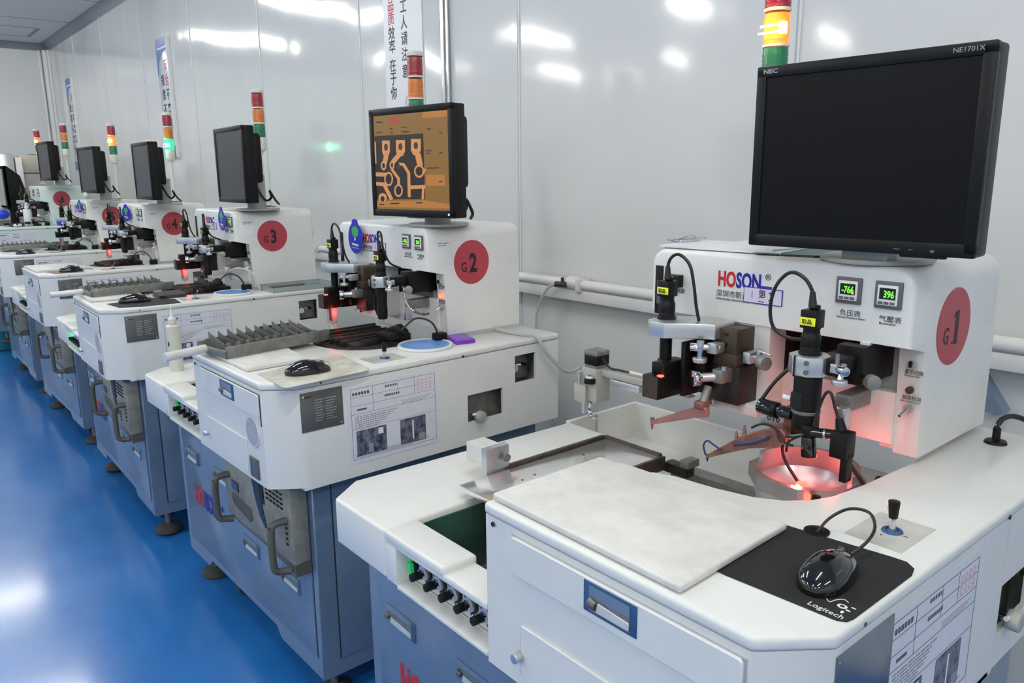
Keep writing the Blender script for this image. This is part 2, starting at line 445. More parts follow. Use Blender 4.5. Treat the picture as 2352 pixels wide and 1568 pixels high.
def block_back_mb():   # sheets close behind the windows stand in for their dark, shaded inside
    return MB().box(.125, .132, .605, .80, .736, .99).box(.12, .13, .80, .8945, .88, .99, 'aluminium_dull').box(.132, .1634, .605, .80, .736, .742)
WING = [(-.91, 0), (-.703, 0), (-.703, .078), (-.712, .27), (-.714, .742), (-.956, .745), (-.971, .081)]
def wing_mb():
    b = MB().prism(WING, .744, .848, 'z', None, .007, 3, 25)
    return b
def front_strip_mb():
    b = MB().box(-.7025, -.50, -.001, .076, .829, .850, b=.006, seg=3)
    b.box(-.7025, -.378, .001, .072, .822, .836, b=.003)
    b.box(-.7025, -.664, .001, .072, .744, .824, b=.002)
    b.box(-.665, -.378, .0005, .05, .738, .747, b=.002)
    b.box(-.665, -.378, .046, .072, .738, .824)
    return b
def cabinet_mb():
    b = MB()
    prof = [(-1.01, .103), (-.80, .103), (-.77, .135), (-.21, .135), (-.18, .103), (.108, .103), (.108, .73), (-1.01, .73)]
    b.prism(prof, .1255, .95, 'y', None, .003, 1)
    return b
def cabinet_front_mb():
    b = MB().box(-.965, .078, .1215, .127, .168, .728, b=.0015)
    return b
def recess_mb(w=.125, h=.048):
    b = MB().box(0, w, -.003, 0, 0, h, 'cabinet_blue', b=.001).box(w-.012, w-.001, -.0035, -.001, .001, h-.001, 'handle_blue')
    b.box(.008, w-.014, -.0036, -.0028, .005, h-.014, 'aluminium_dull')
    b.prism([(.020, .006), (w-.014, .006), (w-.014, .018), (.026, .022)], -.0050, -.0035, 'y', 'aluminium_soft', .0006, 1)  # lighter slanted band paints the shine inside the recess
    b.cyl((.009, -.0045, .022), (.020, -.0045, .020), .0075, .0055, m='nameplate_grey', n=14)
    return b
def foot_mb():
    return MB().cyl((0, 0, .03), (0, 0, .125), .012, m='aluminium_dull').lathe([(.0, 0), (.052, 0), (.055, .006), (.050, .022), (.025, .036), (0, .036)], m='rubber_dark')
def caster_mb():
    b = MB().cyl((-.018, 0, .036), (.018, 0, .036), .036, m='rubber_dark', n=24, b=.004)
    b.box(-.03, .03, -.03, .03, .074, .125, 'aluminium_dull', b=.003)
    b.box(-.024, -.02, -.02, .02, .03, .08, 'aluminium_dull').box(.02, .024, -.02, .02, .03, .08, 'aluminium_dull')
    return b
def rounded_rect(x0, x1, z0, z1, r, n=6):
    out = []
    for cx, cz, a0 in ((x1-r, z1-r, 0), (x0+r, z1-r, 90), (x0+r, z0+r, 180), (x1-r, z0+r, 270)):
        for k in range(n+1):
            a = math.radians(a0+90*k/n); out.append((cx+r*math.cos(a), cz+r*math.sin(a)))
    return out
def head_upper_mb():
    b = MB()
    r = .036; pts = [(-.556, 1.236), (0, 1.236)]
    for cx, a0 in ((-r, 0), (-.556+r, 90)):
        for k in range(9):
            a = math.radians(a0+90*k/8); pts.append((cx+r*math.cos(a), 1.3685-r+r*math.sin(a)))
    t = bmesh.new()
    v0 = [t.verts.new((u, .605, v)) for u, v in pts]; v1 = [t.verts.new((u, .975, v)) for u, v in pts]; n = len(pts)
    t.faces.new(v0[::-1]); t.faces.new(v1)
    for i in range(n): t.faces.new((v0[i], v0[(i+1) % n], v1[(i+1) % n], v1[i]))
    bmesh.ops.recalc_face_normals(t, faces=t.faces)
    es = [e for e in t.edges if abs(e.verts[0].co.y-e.verts[1].co.y) < 1e-6 and max(v.co.z for v in e.verts) > 1.24]
    bmesh.ops.bevel(t, geom=es, offset=.009, segments=3, profile=.5, affect='EDGES', clamp_overlap=True)
    b._join(t, None)
    b.prism([(.605, 1.2361), (.975, 1.2361), (.975, 1.222), (.664, 1.222)], -.556, 0, 'x')
    b.box(-.556, 0, .76, .975, 1.028, 1.2221)
    return b
def head_lower_mb():
    b = MB()
    b.box(-.556, -.262, .664, .7601, 1.045, 1.2221); b.box(-.2621, -.042, .664, .7601, 1.045, 1.140)
    b.prism([(.6085, 1.2365), (.76, 1.2365), (.76, 1.062), (.6085, 1.062)], -.405, -.262, 'x', None, 0)
    b.prism([(.664, 1.2221), (.7601, 1.2221), (.7601, 1.028), (.675, 1.028)], -.0421, 0, 'x', None, 0)
    b.box(-.065, -.042, .672, .76, 1.036, 1.0451)
    return b
def head_recess_mb(): return MB().box(-.263, -.043, .735, .755, 1.135, 1.236).box(-.262, -.2605, .664, .74, 1.14, 1.222)
def basin_mb():
    b = MB()
    b.prism([(-.972, .745), (-.960, .745), (-.960, 1.025), (-.02, 1.025), (-.02, 1.037), (-.972, 1.037)], .60, .848, 'z', None, .002, 1)
    b.box(-.9601, -.02, .27, 1.0251, .731, .739)
    b.box(-.9601, -.715, .735, .745, .69, .84).box(-.715, -.28, .262, .270, .69, .84)
    b.cyl((-.955, .86, .70), (-.955, .86, .83), .004)
    return b
def well_mb():
    b = MB()
    b.box(-.703, -.37, .072, .275, .731, .736, 'black_matte')
    b.box(-.705, -.700, .076, .275, .731, .835, 'green_dark')
    b.box(-.705, -.37, .270, .282, .731, .835, 'green_dark')
    b.box(-.66, -.40, .225, .268, .775, .815, 'green_dark', b=.012).cyl((-.50, .222, .736), (-.50, .222, .815), .004, m='dark_inside').cyl((-.485, .222, .736), (-.485, .222, .815), .004, m='dark_inside')
    b.box(-.62, -.40, .10, .20, .736, .748, 'nameplate_grey', b=.004)
    for x, y in ((-.50, .13), (-.46, .17), (-.55, .16)): b.sph((x, y, .749), .004, 'aluminium', n=8)
    return b
def knob_mb():
    b = MB().cyl((0, 0, 0), (0, -.010, 0), .0115, m='aluminium', n=18, b=.001).cyl((0, -.010, 0), (0, -.016, 0), .008, m='chrome', n=16)
    b.cyl((0, -.016, 0), (0, -.036, 0), .0065, m='black_plastic', n=14, b=.001)
    b.cyl((0, .001, 0), (0, -.003, 0), .016, m='black_plastic', n=18)
    return b
def panel_mb():
    b = MB().box(-.662, -.38, .034, .045, .747, .822, 'aluminium_soft')
    b.box(-.662, -.38, .0335, .0342, .7515, .7525, 'ink_dark')
    for i in range(5):
        x = -.60+.048*i
        for k in range(3): b.box(x-.012+.008*k, x-.009+.008*k, .0332, .0342, .760, .768, 'ink_grey')
        b.box(x+.018, x+.026, .028, .040, .795, .812, 'black_plastic', b=.001)
    return b
def rocker_mb(m): return lambda: MB().box(-.008, .014, -.006, .004, -.012, .012, 'black_plastic', b=.001).box(-.007, .005, -.014, -.004, -.010, .010, m, b=.001)
def window_knob_mb():
    return MB().cyl((-.06, 0, 0), (.028, 0, 0), .005, m='chrome').cyl((.016, 0, 0), (.036, 0, 0), .017, m='beige_box', n=22, b=.002).cyl((.02, -.012, .008), (.02, -.024, .01), .004, m='ink_white', n=10)
def flap_door_mb():
    b = MB()
    ro = rounded_rect(-.308, .106, .922, .983, .006, 3)
    b.prism(ro, -.004, .0026, 'y', None, .001, 1)
    return b
def lower_door_mb():
    return MB().prism(rounded_rect(-.289, .000, .748, .839, .004, 3), -.0015, .0026, 'y', None, .0007, 1)
def gap_mb():
    b = MB()
    b.box(-.310, .1085, .0005, .0022, .9829, .9845).box(.1062, .1085, .0005, .0022, .90, .984).box(-.2905, -.2890, -.0005, .0022, .752, .836)
    return b
def doc_mb(dark=True):
    """the printed work sheet on the right side, drawn on y (0..0.292) and z (0..0.22)"""
    W_, H_ = .292, .219; b = MB()
    b.box(0, .0008, 0, W_, 0, H_, 'paper')
    def ln(y0, y1, z0, z1, m='ink_grey', d=.0012): b.box(.0007, d, y0, y1, z0, z1, m)
    for a in (.012, .285): ln(a, a+.0008, .012, .210)
    for z in (.012, .210): ln(.012, .285, z, z+.0008)
    for z in (.186, .162, .139): ln(.012, .285, z, z+.0006)
    for a in (.080, .160, .215): ln(a, a+.0006, .162, .210)
    ln(.080, .0806, .139, .186); ln(.012, .285, .098, .0985)
    rnd = random.Random(3)
    for k in range(7):
        y1 = .25-.02*rnd.random()*k
        for j in range(int(18-k*1.2)):
            y = .022+.0075*j+rnd.random()*.002
            if y > y1-.05: break
            ln(y, y+.0055, .130-.0055*k, .1325-.0055*k, 'ink_faint')
    for k in range(4): ln(.17, .27-.01*k, .150-.0035*k, .1508-.0035*k, 'ink_faint')
    for j in range(6): ln(.018+.009*j, .0245+.009*j, .192, .200, 'ink_grey')
    for j in range(5): ln(.20-.08+.008*j, .125+.008*j, .198, .204, 'ink_grey')
    for j in range(7): ln(.118+.007*j, .123+.007*j, .172, .178, 'ink_grey')
    for k in range(4):
        ln(.222, .280, .168+.009*k, .1686+.009*k, 'ink_pink')
        for j in range(4): ln(.224+.014*j, .231+.014*j, .1715+.009*k, .1735+.009*k, 'ink_pink')
    ln(.03, .06, .148, .153, 'ink_grey')
    for k in range(3): ln(.02, .26-.03*k, .024-.004*k, .0255-.004*k, 'ink_faint')
    return b
def photo_mb():
    b = MB().box(0, .0016, .024, .118, .020, .092, 'photo_dark').box(.0016, .0018, .092, .108, .070, .088, 'ink_white').box(.0016, .0018, .06, .075, .024, .05, 'ink_faint')
    b.box(0, .0016, .163, .249, .020, .094, 'photo_dark').box(.0016, .0018, .203, .208, .03, .086, 'ink_white').box(.0016, .0018, .225, .246, .022, .042, 'ink_faint')
    return b
def meter_mb():
    b = MB().box(0, .046, -.005, .001, 0, .046, 'bezel_grey', b=.002).box(.006, .040, -.008, -.004, .006, .040, 'ink_white', b=.0015)
    for k in range(3): b.box(.0085+.010*k, .0165+.010*k, -.0088, -.0078, .008, .0125, 'bezel_grey')
    return b
def lcd_mb(): return MB().box(.010, .037, -.0086, -.0078, .0165, .0355, 'lcd_dark')
def tower_mb(): pass

def box_cam_mb(sign):
    """29 mm industrial camera on a black lens barrel, origin at the clamp top centre"""
    b = MB()
    b.lathe([(0, 0), (.019, 0), (.0195, .003), (.0165, .005), (.0165, .008), (.0155, .012), (.0165, .014), (.0165, .030), (.0145, .034), (.0135, .042), (.0150, .045), (0, .045)], m='black_plastic')
    b.box(-.0145, .0145, -.0145, .0145, .045, .076, 'black_plastic', b=.0012)
    b.box(-.006, .010, -.004, .008, .076, .084, 'black_plastic', b=.002)
    return b
def cam_label_mb(): return MB().box(-.0138, .0138, -.0153, -.0144, .050, .0640, 'yellow_label', b=.0006)

def machine(i, loc, rz, G, mint=False):
    k = i-1
    order = ('nearest', 'second', 'third', 'fourth', 'fifth', 'sixth')[k]
    desc = {1: 'nearest white die bonding machine with round red G1 sticker and bare stage plate', 2: 'white die bonding machine with round red G2 sticker, second from the camera',
            3: 'white die bonding machine with round red G3 sticker, third in the row', 4: 'white die bonding machine with round red G4 sticker, fourth in the row',
            5: 'fifth white die bonding machine in the row, its red sticker hidden behind cameras', 6: 'pale mint die bonding machine at the far end of the row'}[i]
    t = thing('die_bonding_machine', desc, 'machine', loc, rz, 'die bonding machines in a row')
    W = 'shell_mint' if mint else 'shell_white'
    cab = obj('cabinet', cabinet_mb, t, 'cabinet_blue', 'cabinet')
    obj('front_panel', cabinet_front_mb, cab, 'cabinet_blue', 'cabinet_front')
    obj('side_panel', lambda: MB().box(.108, .1105, .185, .86, .155, .64, b=.001), cab, 'cabinet_blue', 'side_panel')
    obj('panel_gap', lambda: MB().box(.1075, .1085, .180, .184, .155, .70).box(.079, .0815, .1248, .1262, .165, .72), cab, 'groove_dark', 'panel_gap')
    for x, z in ((-.925, .500), (-.640, .500), (-.415, .330), (-.125, .330)):
        obj('recessed_handle', recess_mb, cab, None, 'recess', loc=(x, .1215, z))
    if i in (1, 2, 3):
        obj('maker_lettering', lambda: place_on(text_mb([('HO', -.874, .345, .070, 'logo_red', .62, .05), ('SON', -.770, .345, .070, 'logo_blue', .62, .05), ('®', -.606, .39, .022, 'logo_blue')]), 'front', .1210), cab, None, 'cab_logo')
    obj('vent_patch', lambda: MB().box(-.36, -.05, .1208, .1214, .205, .27, 'ink_faint') if False else slots_mb(), cab, 'cabinet_blue', 'slots')
    for x, y in ((-.93, .19), (.04, .19), (-.93, .88), (.04, .88)):
        obj('foot', foot_mb, t, None, 'foot', loc=(x, y, 0))
    for x in (-.70, -.10):
        obj('caster', caster_mb, t, None, 'caster', loc=(x, .22, 0))
    # controller panel with two carrying handles under the block
    ct = obj('controller', controller_mb, t, None, 'controller')
    for x in (-.395, .105):
        obj('handle', handle_mb, ct, 'tray_handle', 'ctl_handle', loc=(x-(-.025 if x < 0 else .062), .075, .54 if x < 0 else .525))
    # white covers
    bl = obj('front_block', block_mb, t, W, 'block')
    obj('deck', deck_mb, bl, W, 'deck')
    obj('window_shade_sheets', block_back_mb, bl, 'dark_inside', 'winshade')
    obj('flap_door', flap_door_mb, bl, W, 'flap'); obj('lower_door', lower_door_mb, bl, W, 'ldoor')
    obj('door_gap', gap_mb, bl, 'seam_grey' if i == 1 else 'groove_dark', 'gap')
    hb = obj('door_handle', lambda: MB().box(-.147, -.050, -.0055, -.003, .934, .980, 'handle_blue', b=.001).box(-.135, -.061, -.0062, -.005, .938, .9765, 'aluminium_dull').box(-.135, -.061, -.0068, -.0055, .960, .9765, 'cabinet_blue').prism([(-.122, .9405), (-.062, .9405), (-.062, .952), (-.118, .956)], -.0078, -.006, 'y', 'aluminium_soft', .0008, 1).cyl((-.134, -.0065, .952), (-.122, -.0065, .949), .0085, .007, m='nameplate_grey', n=16), bl, None, 'doorh')
    obj('lock', lambda: MB().cyl((-.289, -.016, .786), (-.289, .002, .786), .008, m='beige_box' if False else 'aluminium', n=18, b=.001), bl, None, 'lock')
    obj('round_port', lambda: MB().cyl((.048, -.0012, .872), (.048, .004, .872), .042, m='aluminium_dull' if False else 'trim_white', n=40).cyl((.048, -.0016, .872), (.048, .004, .872), .038, m='seam_grey', n=40), bl, None, 'port')
    obj('latch_plate', lambda: MB().box(.015, .070, -.002, .003, .742, .798, 'nameplate_grey', b=.001).box(.022, .026, -.004, -.001, .748, .792, 'chrome'), bl, None, 'latch')
    obj('jog_knob', window_knob_mb, bl, None, 'wknob', loc=(.160, .653, .806))
    obj('lamp_socket', lambda: MB().cyl((.10, .825, .92), (.150, .825, .92), .013, m='chrome', n=18).cyl((.145, .860, .93), (.168, .860, .93), .006, m='black_plastic', n=12).cyl((.12, .84, .925), (.14, .865, .925), .005, m='aluminium'), bl, None, 'socket')
    for y, z in ((.07, .0),): pass
    obj('screw', lambda: MB().cyl((.1748, .60, 1.000), (.1765, .60, 1.000), .004, m='ink_dark', n=10).cyl((-.355, -.0015, .985), (-.355, .0005, .985), .004, m='ink_dark', n=10).cyl((.1748, .14, 1.004), (.1762, .14, 1.004), .003, m='ink_grey', n=10), bl, None, 'screws')
    wg = obj('left_wing', wing_mb, t, W, 'wing')
    fs = obj('control_housing', front_strip_mb, t, W, 'fstrip')
    pn = obj('control_panel', panel_mb, fs, None, 'panel')
    for n_ in range(5): ko = obj('knob', knob_mb, fs, None, 'knob', loc=(-.607+.048*n_, .034, .786)); ko.scale = (1.25, 1.0, 1.25)
    for z in (.806, .781): obj('rocker_switch', rocker_mb('green_button_lit' if i == 3 else 'green_button'), fs, None, 'rocker%d' % (i == 3), loc=(-.648, .034, z))
    obj('well_lining', well_mb, t, None, 'well')
    obj('basin', basin_mb, t, W, 'basin')
    # head
    hd = obj('head_housing', head_upper_mb, t, W, 'head')
    obj('head_column', head_lower_mb, hd, W, 'headlow')
    obj('head_opening', head_recess_mb, hd, 'dark_inside', 'headrec')
    obj('opening_side', lambda: MB().box(-.100, -.0425, .690, .700, 1.1405, 1.2215), hd, 'cover_grey', 'opside')
    stick = MB().cyl((0, .774, 1.2527), (.0012, .774, 1.2527), .070, m='red_sticker', n=64)
    if i == 1: stick.box(.0011, .0018, .768, .792, 1.2215, 1.2245, 'ink_dark').prism([(.768, 1.268), (.7765, 1.279), (.7765, 1.2715)], .0011, .0018, 'x', 'ink_dark')
    s_ = obj('round_sticker', stick, hd)
    obj('sticker_lettering', place_on(text_mb([('G', .731, 1.224, .031, 'ink_dark', .75, .01), (str(i), .764, 1.222, .060, 'ink_dark', .75 if i != 1 else 1, .03)]), 'side', .0014), hd)
    if i in (2, 3, 4, 5):
        obj('notice_sheet', lambda: MB().box(0, .0006, .640, .690, 1.262, 1.325, 'paper_white').box(.0005, .0009, .643, .660, 1.318, 1.320, 'ink_grey').box(.0005, .0009, .663, .686, 1.318, 1.320, 'ink_grey').box(.0005, .0009, .643, .658, 1.311, 1.313, 'ink_grey').box(.0005, .0009, .661, .675, 1.311, 1.313, 'ink_grey'), hd, None, 'notice')
    obj('company_line', lambda: place_on(text_mb([('深圳市新益昌科技', -.387, 1.284, .011, 'ink_grey', 1.0), ('SHENZHEN XINYICHANG TECHNOLOGY', -.387, 1.2765, .0038, 'ink_grey', 1.3)]), 'front', .6045), hd, None, 'company')
    obj('maker_lettering', lambda: place_on(text_mb([('HO', -.384, 1.305, .030, 'logo_red', .66, .035), ('SON', -.341, 1.305, .030, 'logo_blue', .66, .035), ('®', -.277, 1.325, .012, 'ink_dark')]), 'front', .6045), hd, None, 'head_logo')
    if i != 6:
        sh = obj('taped_note', lambda: MB().box(-.322, -.238, .6035, .605, 1.278, 1.309, 'ink_blue').box(-.3205, -.2395, .603, .6036, 1.2795, 1.3075, 'note_lilac').box(-.287, -.262, .6038, .605, 1.307, 1.313, 'ink_blue'), hd, None, 'note')
        obj('note_lettering', lambda: place_on(text_mb([('1', -.305, 1.288, .014, 'ink_dark', .5), ('第', -.289, 1.292, .012, 'ink_dark'), ('二', -.289, 1.282, .010, 'ink_dark'), ('+', -.268, 1.294, .013, 'ink_dark'), ('+', -.268, 1.281, .013, 'ink_dark')]), 'front', .6028), hd, None, 'notelet')
    for n_, (x, z) in enumerate(((-.134, 1.300), (-.065, 1.299))):
        mt = obj('digital_meter', meter_mb, hd, None, 'meter', loc=(x, .605, z))
        obj('meter_display', lcd_mb, mt, None, 'lcd')
        txt_ = '-766' if n_ == 0 else '396'
        obj('digits', lambda: place_on(text_mb([(txt_, .013 if n_ == 0 else .017, .0195, .012, 'lcd_green', .72, .02)]+([('.', .031, .0185, .010, 'lcd_orange', 1.5, .05)] if n_ == 0 else [])), 'front', -.0088), mt, None, 'digits%d' % n_)
    obj('panel_lettering', lambda: place_on(text_mb([('负压表', -.126, 1.279, .0085, 'ink_grey', 1.1), ('Vacuum Pressure Meter', -.131, 1.2735, .0035, 'ink_grey', 1.1)]), 'front', .6045), hd, None, 'mlet')
    obj('panel_lettering', lambda: place_on(text_mb([('气壓表', -.056, 1.277, .0085, 'ink_grey', 1.1), ('Barometer', -.055, 1.2715, .004, 'ink_grey', 1.2)]), 'front', .6045), hd, None, 'mlet2')
    obj('switch_lettering', lambda: place_on(text_mb([('显示切换', -.030, 1.180, .0065, 'ink_grey', .9), ('Illuminated light', -.030, 1.1755, .003, 'ink_grey', 1)]), 'front', .6632), hd, None, 'swlet')
    obj('switch_lettering', lambda: place_on(text_mb([('解锁检测', -.030, 1.134, .0065, 'ink_grey', .9), ('Light emission point', -.033, 1.1295, .003, 'ink_grey', 1)]), 'front', .6632), hd, None, 'swlet2')
    obj('key_switch', lambda: MB().cyl((-.017, .664, 1.197), (-.017, .655, 1.197), .008, m='aluminium', n=16).box(-.019, -.015, .650, .656, 1.194, 1.205, 'black_plastic'), hd, None, 'keysw')
    obj('indicator_lamp', lambda: MB().cyl((-.017, .664, 1.152), (-.017, .657, 1.152), .0065, m='led_soft' if i == 2 else 'rail_brown', n=14), hd, None, 'indic%d' % (i == 2))
    obj('toggle_switch', lambda: MB().cyl((-.017, .664, 1.118), (-.017, .658, 1.118), .008, m='aluminium', n=16).cyl((-.017, .66, 1.118), (-.022, .640, 1.108), .0025, m='chrome'), hd, None, 'toggle')
    obj('slot_gauge', lambda: MB().box(-.543, -.523, .602, .606, 1.228, 1.332, 'black_plastic', b=.001).box(-.537, -.529, .601, .603, 1.25, 1.30, 'bezel_grey').box(-.541, -.527, .6025, .6045, 1.316, 1.328, 'bezel_grey'), hd, None, 'slot')
    if i == 1:
        obj('power_rocker', MB().box(-.503, -.470, .588, .606, 1.292, 1.317, 'black_plastic', b=.001).box(-.502, -.482, .5865, .60, 1.294, 1.315, 'green_button', b=.001), hd)
        obj('rocker_lettering', place_on(text_mb([('总电源', -.498, 1.279, .008, 'ink_grey')]), 'front', .6045), hd)
    # work sheet and name plate on the right side
    dc = obj('work_sheet', lambda: doc_mb(), bl, None, 'doc', loc=(.1727, .211, .758))
    obj('sheet_photo', photo_mb, bl, None, 'photo', loc=(.1727, .211, .758))
    obj('name_plate', (lambda: MB().box(.1727, .1745, .080, .200 if i != 1 else .222, .880, .985, 'mirror_plate' if i == 1 else 'nameplate_grey', b=.0005).cyl((.1735, .088, .975), (.176, .088, .975), .003, m='chrome', n=10).cyl((.1735, .192, .888), (.176, .192, .888), .003, m='chrome', n=10)), bl, None, 'nplate%d' % (i == 1))
    if i != 1:
        obj('plate_lettering', lambda: plate_lines(), bl, None, 'plines')
    # two inspection cameras in their clamps
    lc = obj('bond_camera', lambda: box_cam_mb(-1), t, None, 'camL', loc=(-.442, .520, 1.240))
    obj('camera_label', cam_label_mb, lc, None, 'camlab'); obj('label_lettering', lambda: place_on(text_mb([('固晶', -.0105, .0535, .0068, 'ink_dark')]), 'front', -.0156), lc, None, 'cl1')
    obj('camera_cable', lambda: MB().tube([(0, 0, .082), (-.002, 0, .100), (.008, -.002, .122), (.028, -.002, .130), (.052, 0, .112), (.062, .002, .075), (.064, .01, .03), (.058, .03, -.005)], .0032).cyl((0, 0, .08), (-.001, 0, .105), .0075, .0045), lc, 'cable_black', 'cabL')
    bc = obj('clamp_plate', clampL_mb, t, None, 'clampL')
    obj('lens_barrel', lambda: MB().cyl((-.442, .520, 1.21), (-.442, .520, 1.150), .0125, m='black_plastic', n=20).cyl((-.442, .52, 1.155), (-.442, .52, 1.130), .016, m='black_plastic'), t, None, 'lensL')
    obj('prism_box', lambda: MB().box(-.447, -.408, .457, .545, 1.087, 1.134, 'black_plastic', b=.0015).box(-.4465, -.4085, .4562, .458, 1.088, 1.133, 'brown_steel').box(-.440, -.408, .475, .545, 1.134, 1.158, 'black_plastic', b=.002).box(-.4235, -.4225, .4745, .476, 1.136, 1.158, 'dark_inside').box(-.415, -.405, .462, .472, 1.1335, 1.1365, 'led_red'), t, None, 'prism')
    obj('linear_stage', stageblock_mb, t, None, 'stageblock')
    for q_, (nm_, fn_) in enumerate(MICROS): obj(nm_, fn_, t, None, 'micro%d' % q_)
    rc_ = obj('pickup_camera', lambda: box_cam_mb(1), t, None, 'camR', loc=(-.125, .513, 1.222))
    obj('camera_label', cam_label_mb, rc_, None, 'camlab2', label='yellow label on the pickup camera'); obj('label_lettering', lambda: place_on(text_mb([('取晶', -.0105, .0535, .0068, 'ink_dark')]), 'front', -.0156), rc_, None, 'cl2')
    obj('camera_cable', lambda: (MB().tube([(-.002, 0, .082), (-.003, 0, .105), (-.018, -.003, .128), (-.045, -.003, .135), (-.070, -.003, .110), (-.079, -.003, .070), (-.072, 0, .035), (-.045, .005, .020), (-.016, .01, .020)], .0032).cyl((-.001, 0, .08), (-.003, 0, .106), .0075, .0045)) if i == 1 else
        MB().tube([(-.002, 0, .082), (-.008, 0, .110), (.0, -.003, .135), (.018, -.003, .128), (.024, -.003, .09), (.022, .02, .04), (.02, .06, .02)], .0032).cyl((-.001, 0, .08), (-.006, 0, .108), .0075, .0045), rc_, 'cable_black', 'cabR%d' % (i == 1))
    obj('clamp_ring', clampR_mb, t, None, 'clampR')
    obj('lens_tube', lensR_mb if i == 1 else lensR2_mb, t, None, 'lensR%d' % (i == 1))
    obj('head_slide', slide_mb, t, None, 'slide')
    if i == 1:
        near_machine_extras(t)
    else:
        wafer_stage(t, i)
        if i == 2:
            obj('clear_hose', MB().tube([(-.118, .60, 1.215), (-.085, .57, 1.19), (-.075, .57, 1.14), (-.062, .585, 1.11), (-.03, .60, 1.10), (-.005, .61, 1.105)], .004).sph((-.12, .60, 1.216), .008), t, 'chrome')
        if i == 3:
            obj('clear_hose', MB().tube([(-.09, .60, 1.06), (-.06, .59, 1.10), (-.02, .62, 1.115), (.03, .66, 1.09), (.05, .68, 1.02)], .005), t, 'cable_clear')
        if i == 5:
            obj('clear_hose', MB().tube([(-.10, .60, 1.20), (-.09, .58, 1.14), (-.12, .60, 1.09)], .005), t, 'cable_clear')
    return t

def slots_mb():
    b = MB()
    for k in range(9): b.box(-.35, -.06, .1205, .1215, .208+.007*k, .210+.007*k)
    return b
def plate_lines():
    b = MB()
    b.box(.1745, .1748, .092, .112, .971, .974, 'ink_dark')
    for k in range(9): b.box(.1745, .1748, .120, .145-.003*(k % 3), .960-.007*k, .9615-.007*k, 'aluminium').box(.1745, .1748, .150, .182-.004*(k % 4), .960-.007*k, .9615-.007*k, 'aluminium')
    return b
def controller_mb():
    b = MB()
    b.box(-.395, .085, .072, .122, .474, .700, 'tray_beige', b=.006)
    b.prism([(-.395, .474), (.085, .474), (.085, .44), (.04, .452), (-.02, .455), (-.1, .464), (-.3, .466), (-.395, .474)], .075, .12, 'y', 'tray_handle')
    b.box(-.340, -.285, .0700, .0722, .575, .605, 'screen_grey', b=.001).box(-.337, -.290, .0695, .0702, .579, .601, 'handle_blue')
    b.prism([(-.345, .545), (-.34, .560), (-.20, .552), (-.19, .52), (-.21, .505), (-.335, .525)], .0695, .0722, 'y', 'tray_handle', .001)
    b.prism([(-.170, .70), (-.125, .70), (-.120, .64), (-.105, .58), (-.085, .53), (-.095, .525), (-.13, .555), (-.155, .60), (-.17, .65)], .0692, .0722, 'y', 'tray_teal')
    b.prism([(-.118, .70), (-.085, .70), (-.095, .66), (-.09, .60), (-.105, .60), (-.118, .65)], .0690, .0722, 'y', 'black_matte')
    for r in range(4):
        for k in range(5): b.box(-.075+.024*k, -.060+.024*k, .0695, .0722, .668-.014*r, .673-.014*r, 'dark_inside')
    for k in range(4): b.box(-.07+.004*k, -.035, .0695, .0722, .545-.012*k, .548-.012*k, 'dark_inside')
    for k in range(4): b.box(.045, .056, .0695, .0722, .575-.016*k, .580-.016*k, 'dark_inside')
    return b
def handle_mb():
    return MB().tube([(.012, 0, .075), (.004, -.02, .073), (.0, -.040, .066), (-.002, -.045, .04), (-.002, -.045, -.04), (.0, -.040, -.066), (.004, -.02, -.073), (.012, 0, -.075)], .0105, n=10, smooth=5)
def clampL_mb():
    b = MB().prism([(-.463, .487), (-.448, .474), (-.412, .474), (-.372, .512), (-.335, .535), (-.335, .60), (-.40, .60), (-.463, .545)], 1.209, 1.2395, 'z', 'aluminium', .002, 2)
    return b
def clampR_mb():
    pts = [(.0345*math.cos(PI/8+k*PI/4)-.125, .0345*math.sin(PI/8+k*PI/4)+.513) for k in range(8)]
    b = MB().prism(pts, 1.187, 1.221, 'z', 'aluminium', .0025, 2)
    b.box(-.118, -.072, .51, .60, 1.19, 1.219, 'black_plastic', b=.002)
    b.box(-.1345, -.1335, .478, .484, 1.186, 1.222, 'dark_inside')
    for z in (1.196, 1.212): b.cyl((-.113, .4825, z), (-.1115, .479, z), .0045, m='bezel_grey', n=12)
    return b
def lensR_mb():
    b = MB().cyl((-.125, .513, 1.188), (-.125, .513, 1.092), .0232, m='black_plastic', n=32, b=.001)
    b.cyl((-.125, .513, 1.094), (-.125, .513, 1.083), .0232, .016, m='black_plastic', n=32)
    b.lathe([(.0234, 1.123), (.0242, 1.122), (.0242, 1.118), (.0234, 1.117)], (-.125, .513, 0), 'bezel_grey')
    b.box(-.142, -.120, .488, .496, 1.128, 1.156, 'dark_inside', b=.002)
    b.cyl((-.147, .508, 1.110), (-.178, .508, 1.110), .011, m='black_gloss', n=22, b=.001)
    b.cyl((-.176, .508, 1.110), (-.184, .508, 1.110), .0145, m='black_plastic', n=22)
    b.cyl((-.183, .508, 1.110), (-.213, .508, 1.112), .0142, m='black_gloss', n=22, b=.002)
    b.tube([(-.208, .508, 1.125), (-.19, .52, 1.16), (-.16, .54, 1.20), (-.15, .55, 1.215)], .0035, 'cable_black')
    b.cyl((-.148, .50, 1.140), (-.160, .496, 1.141), .005, m='ink_white', n=10)
    return b
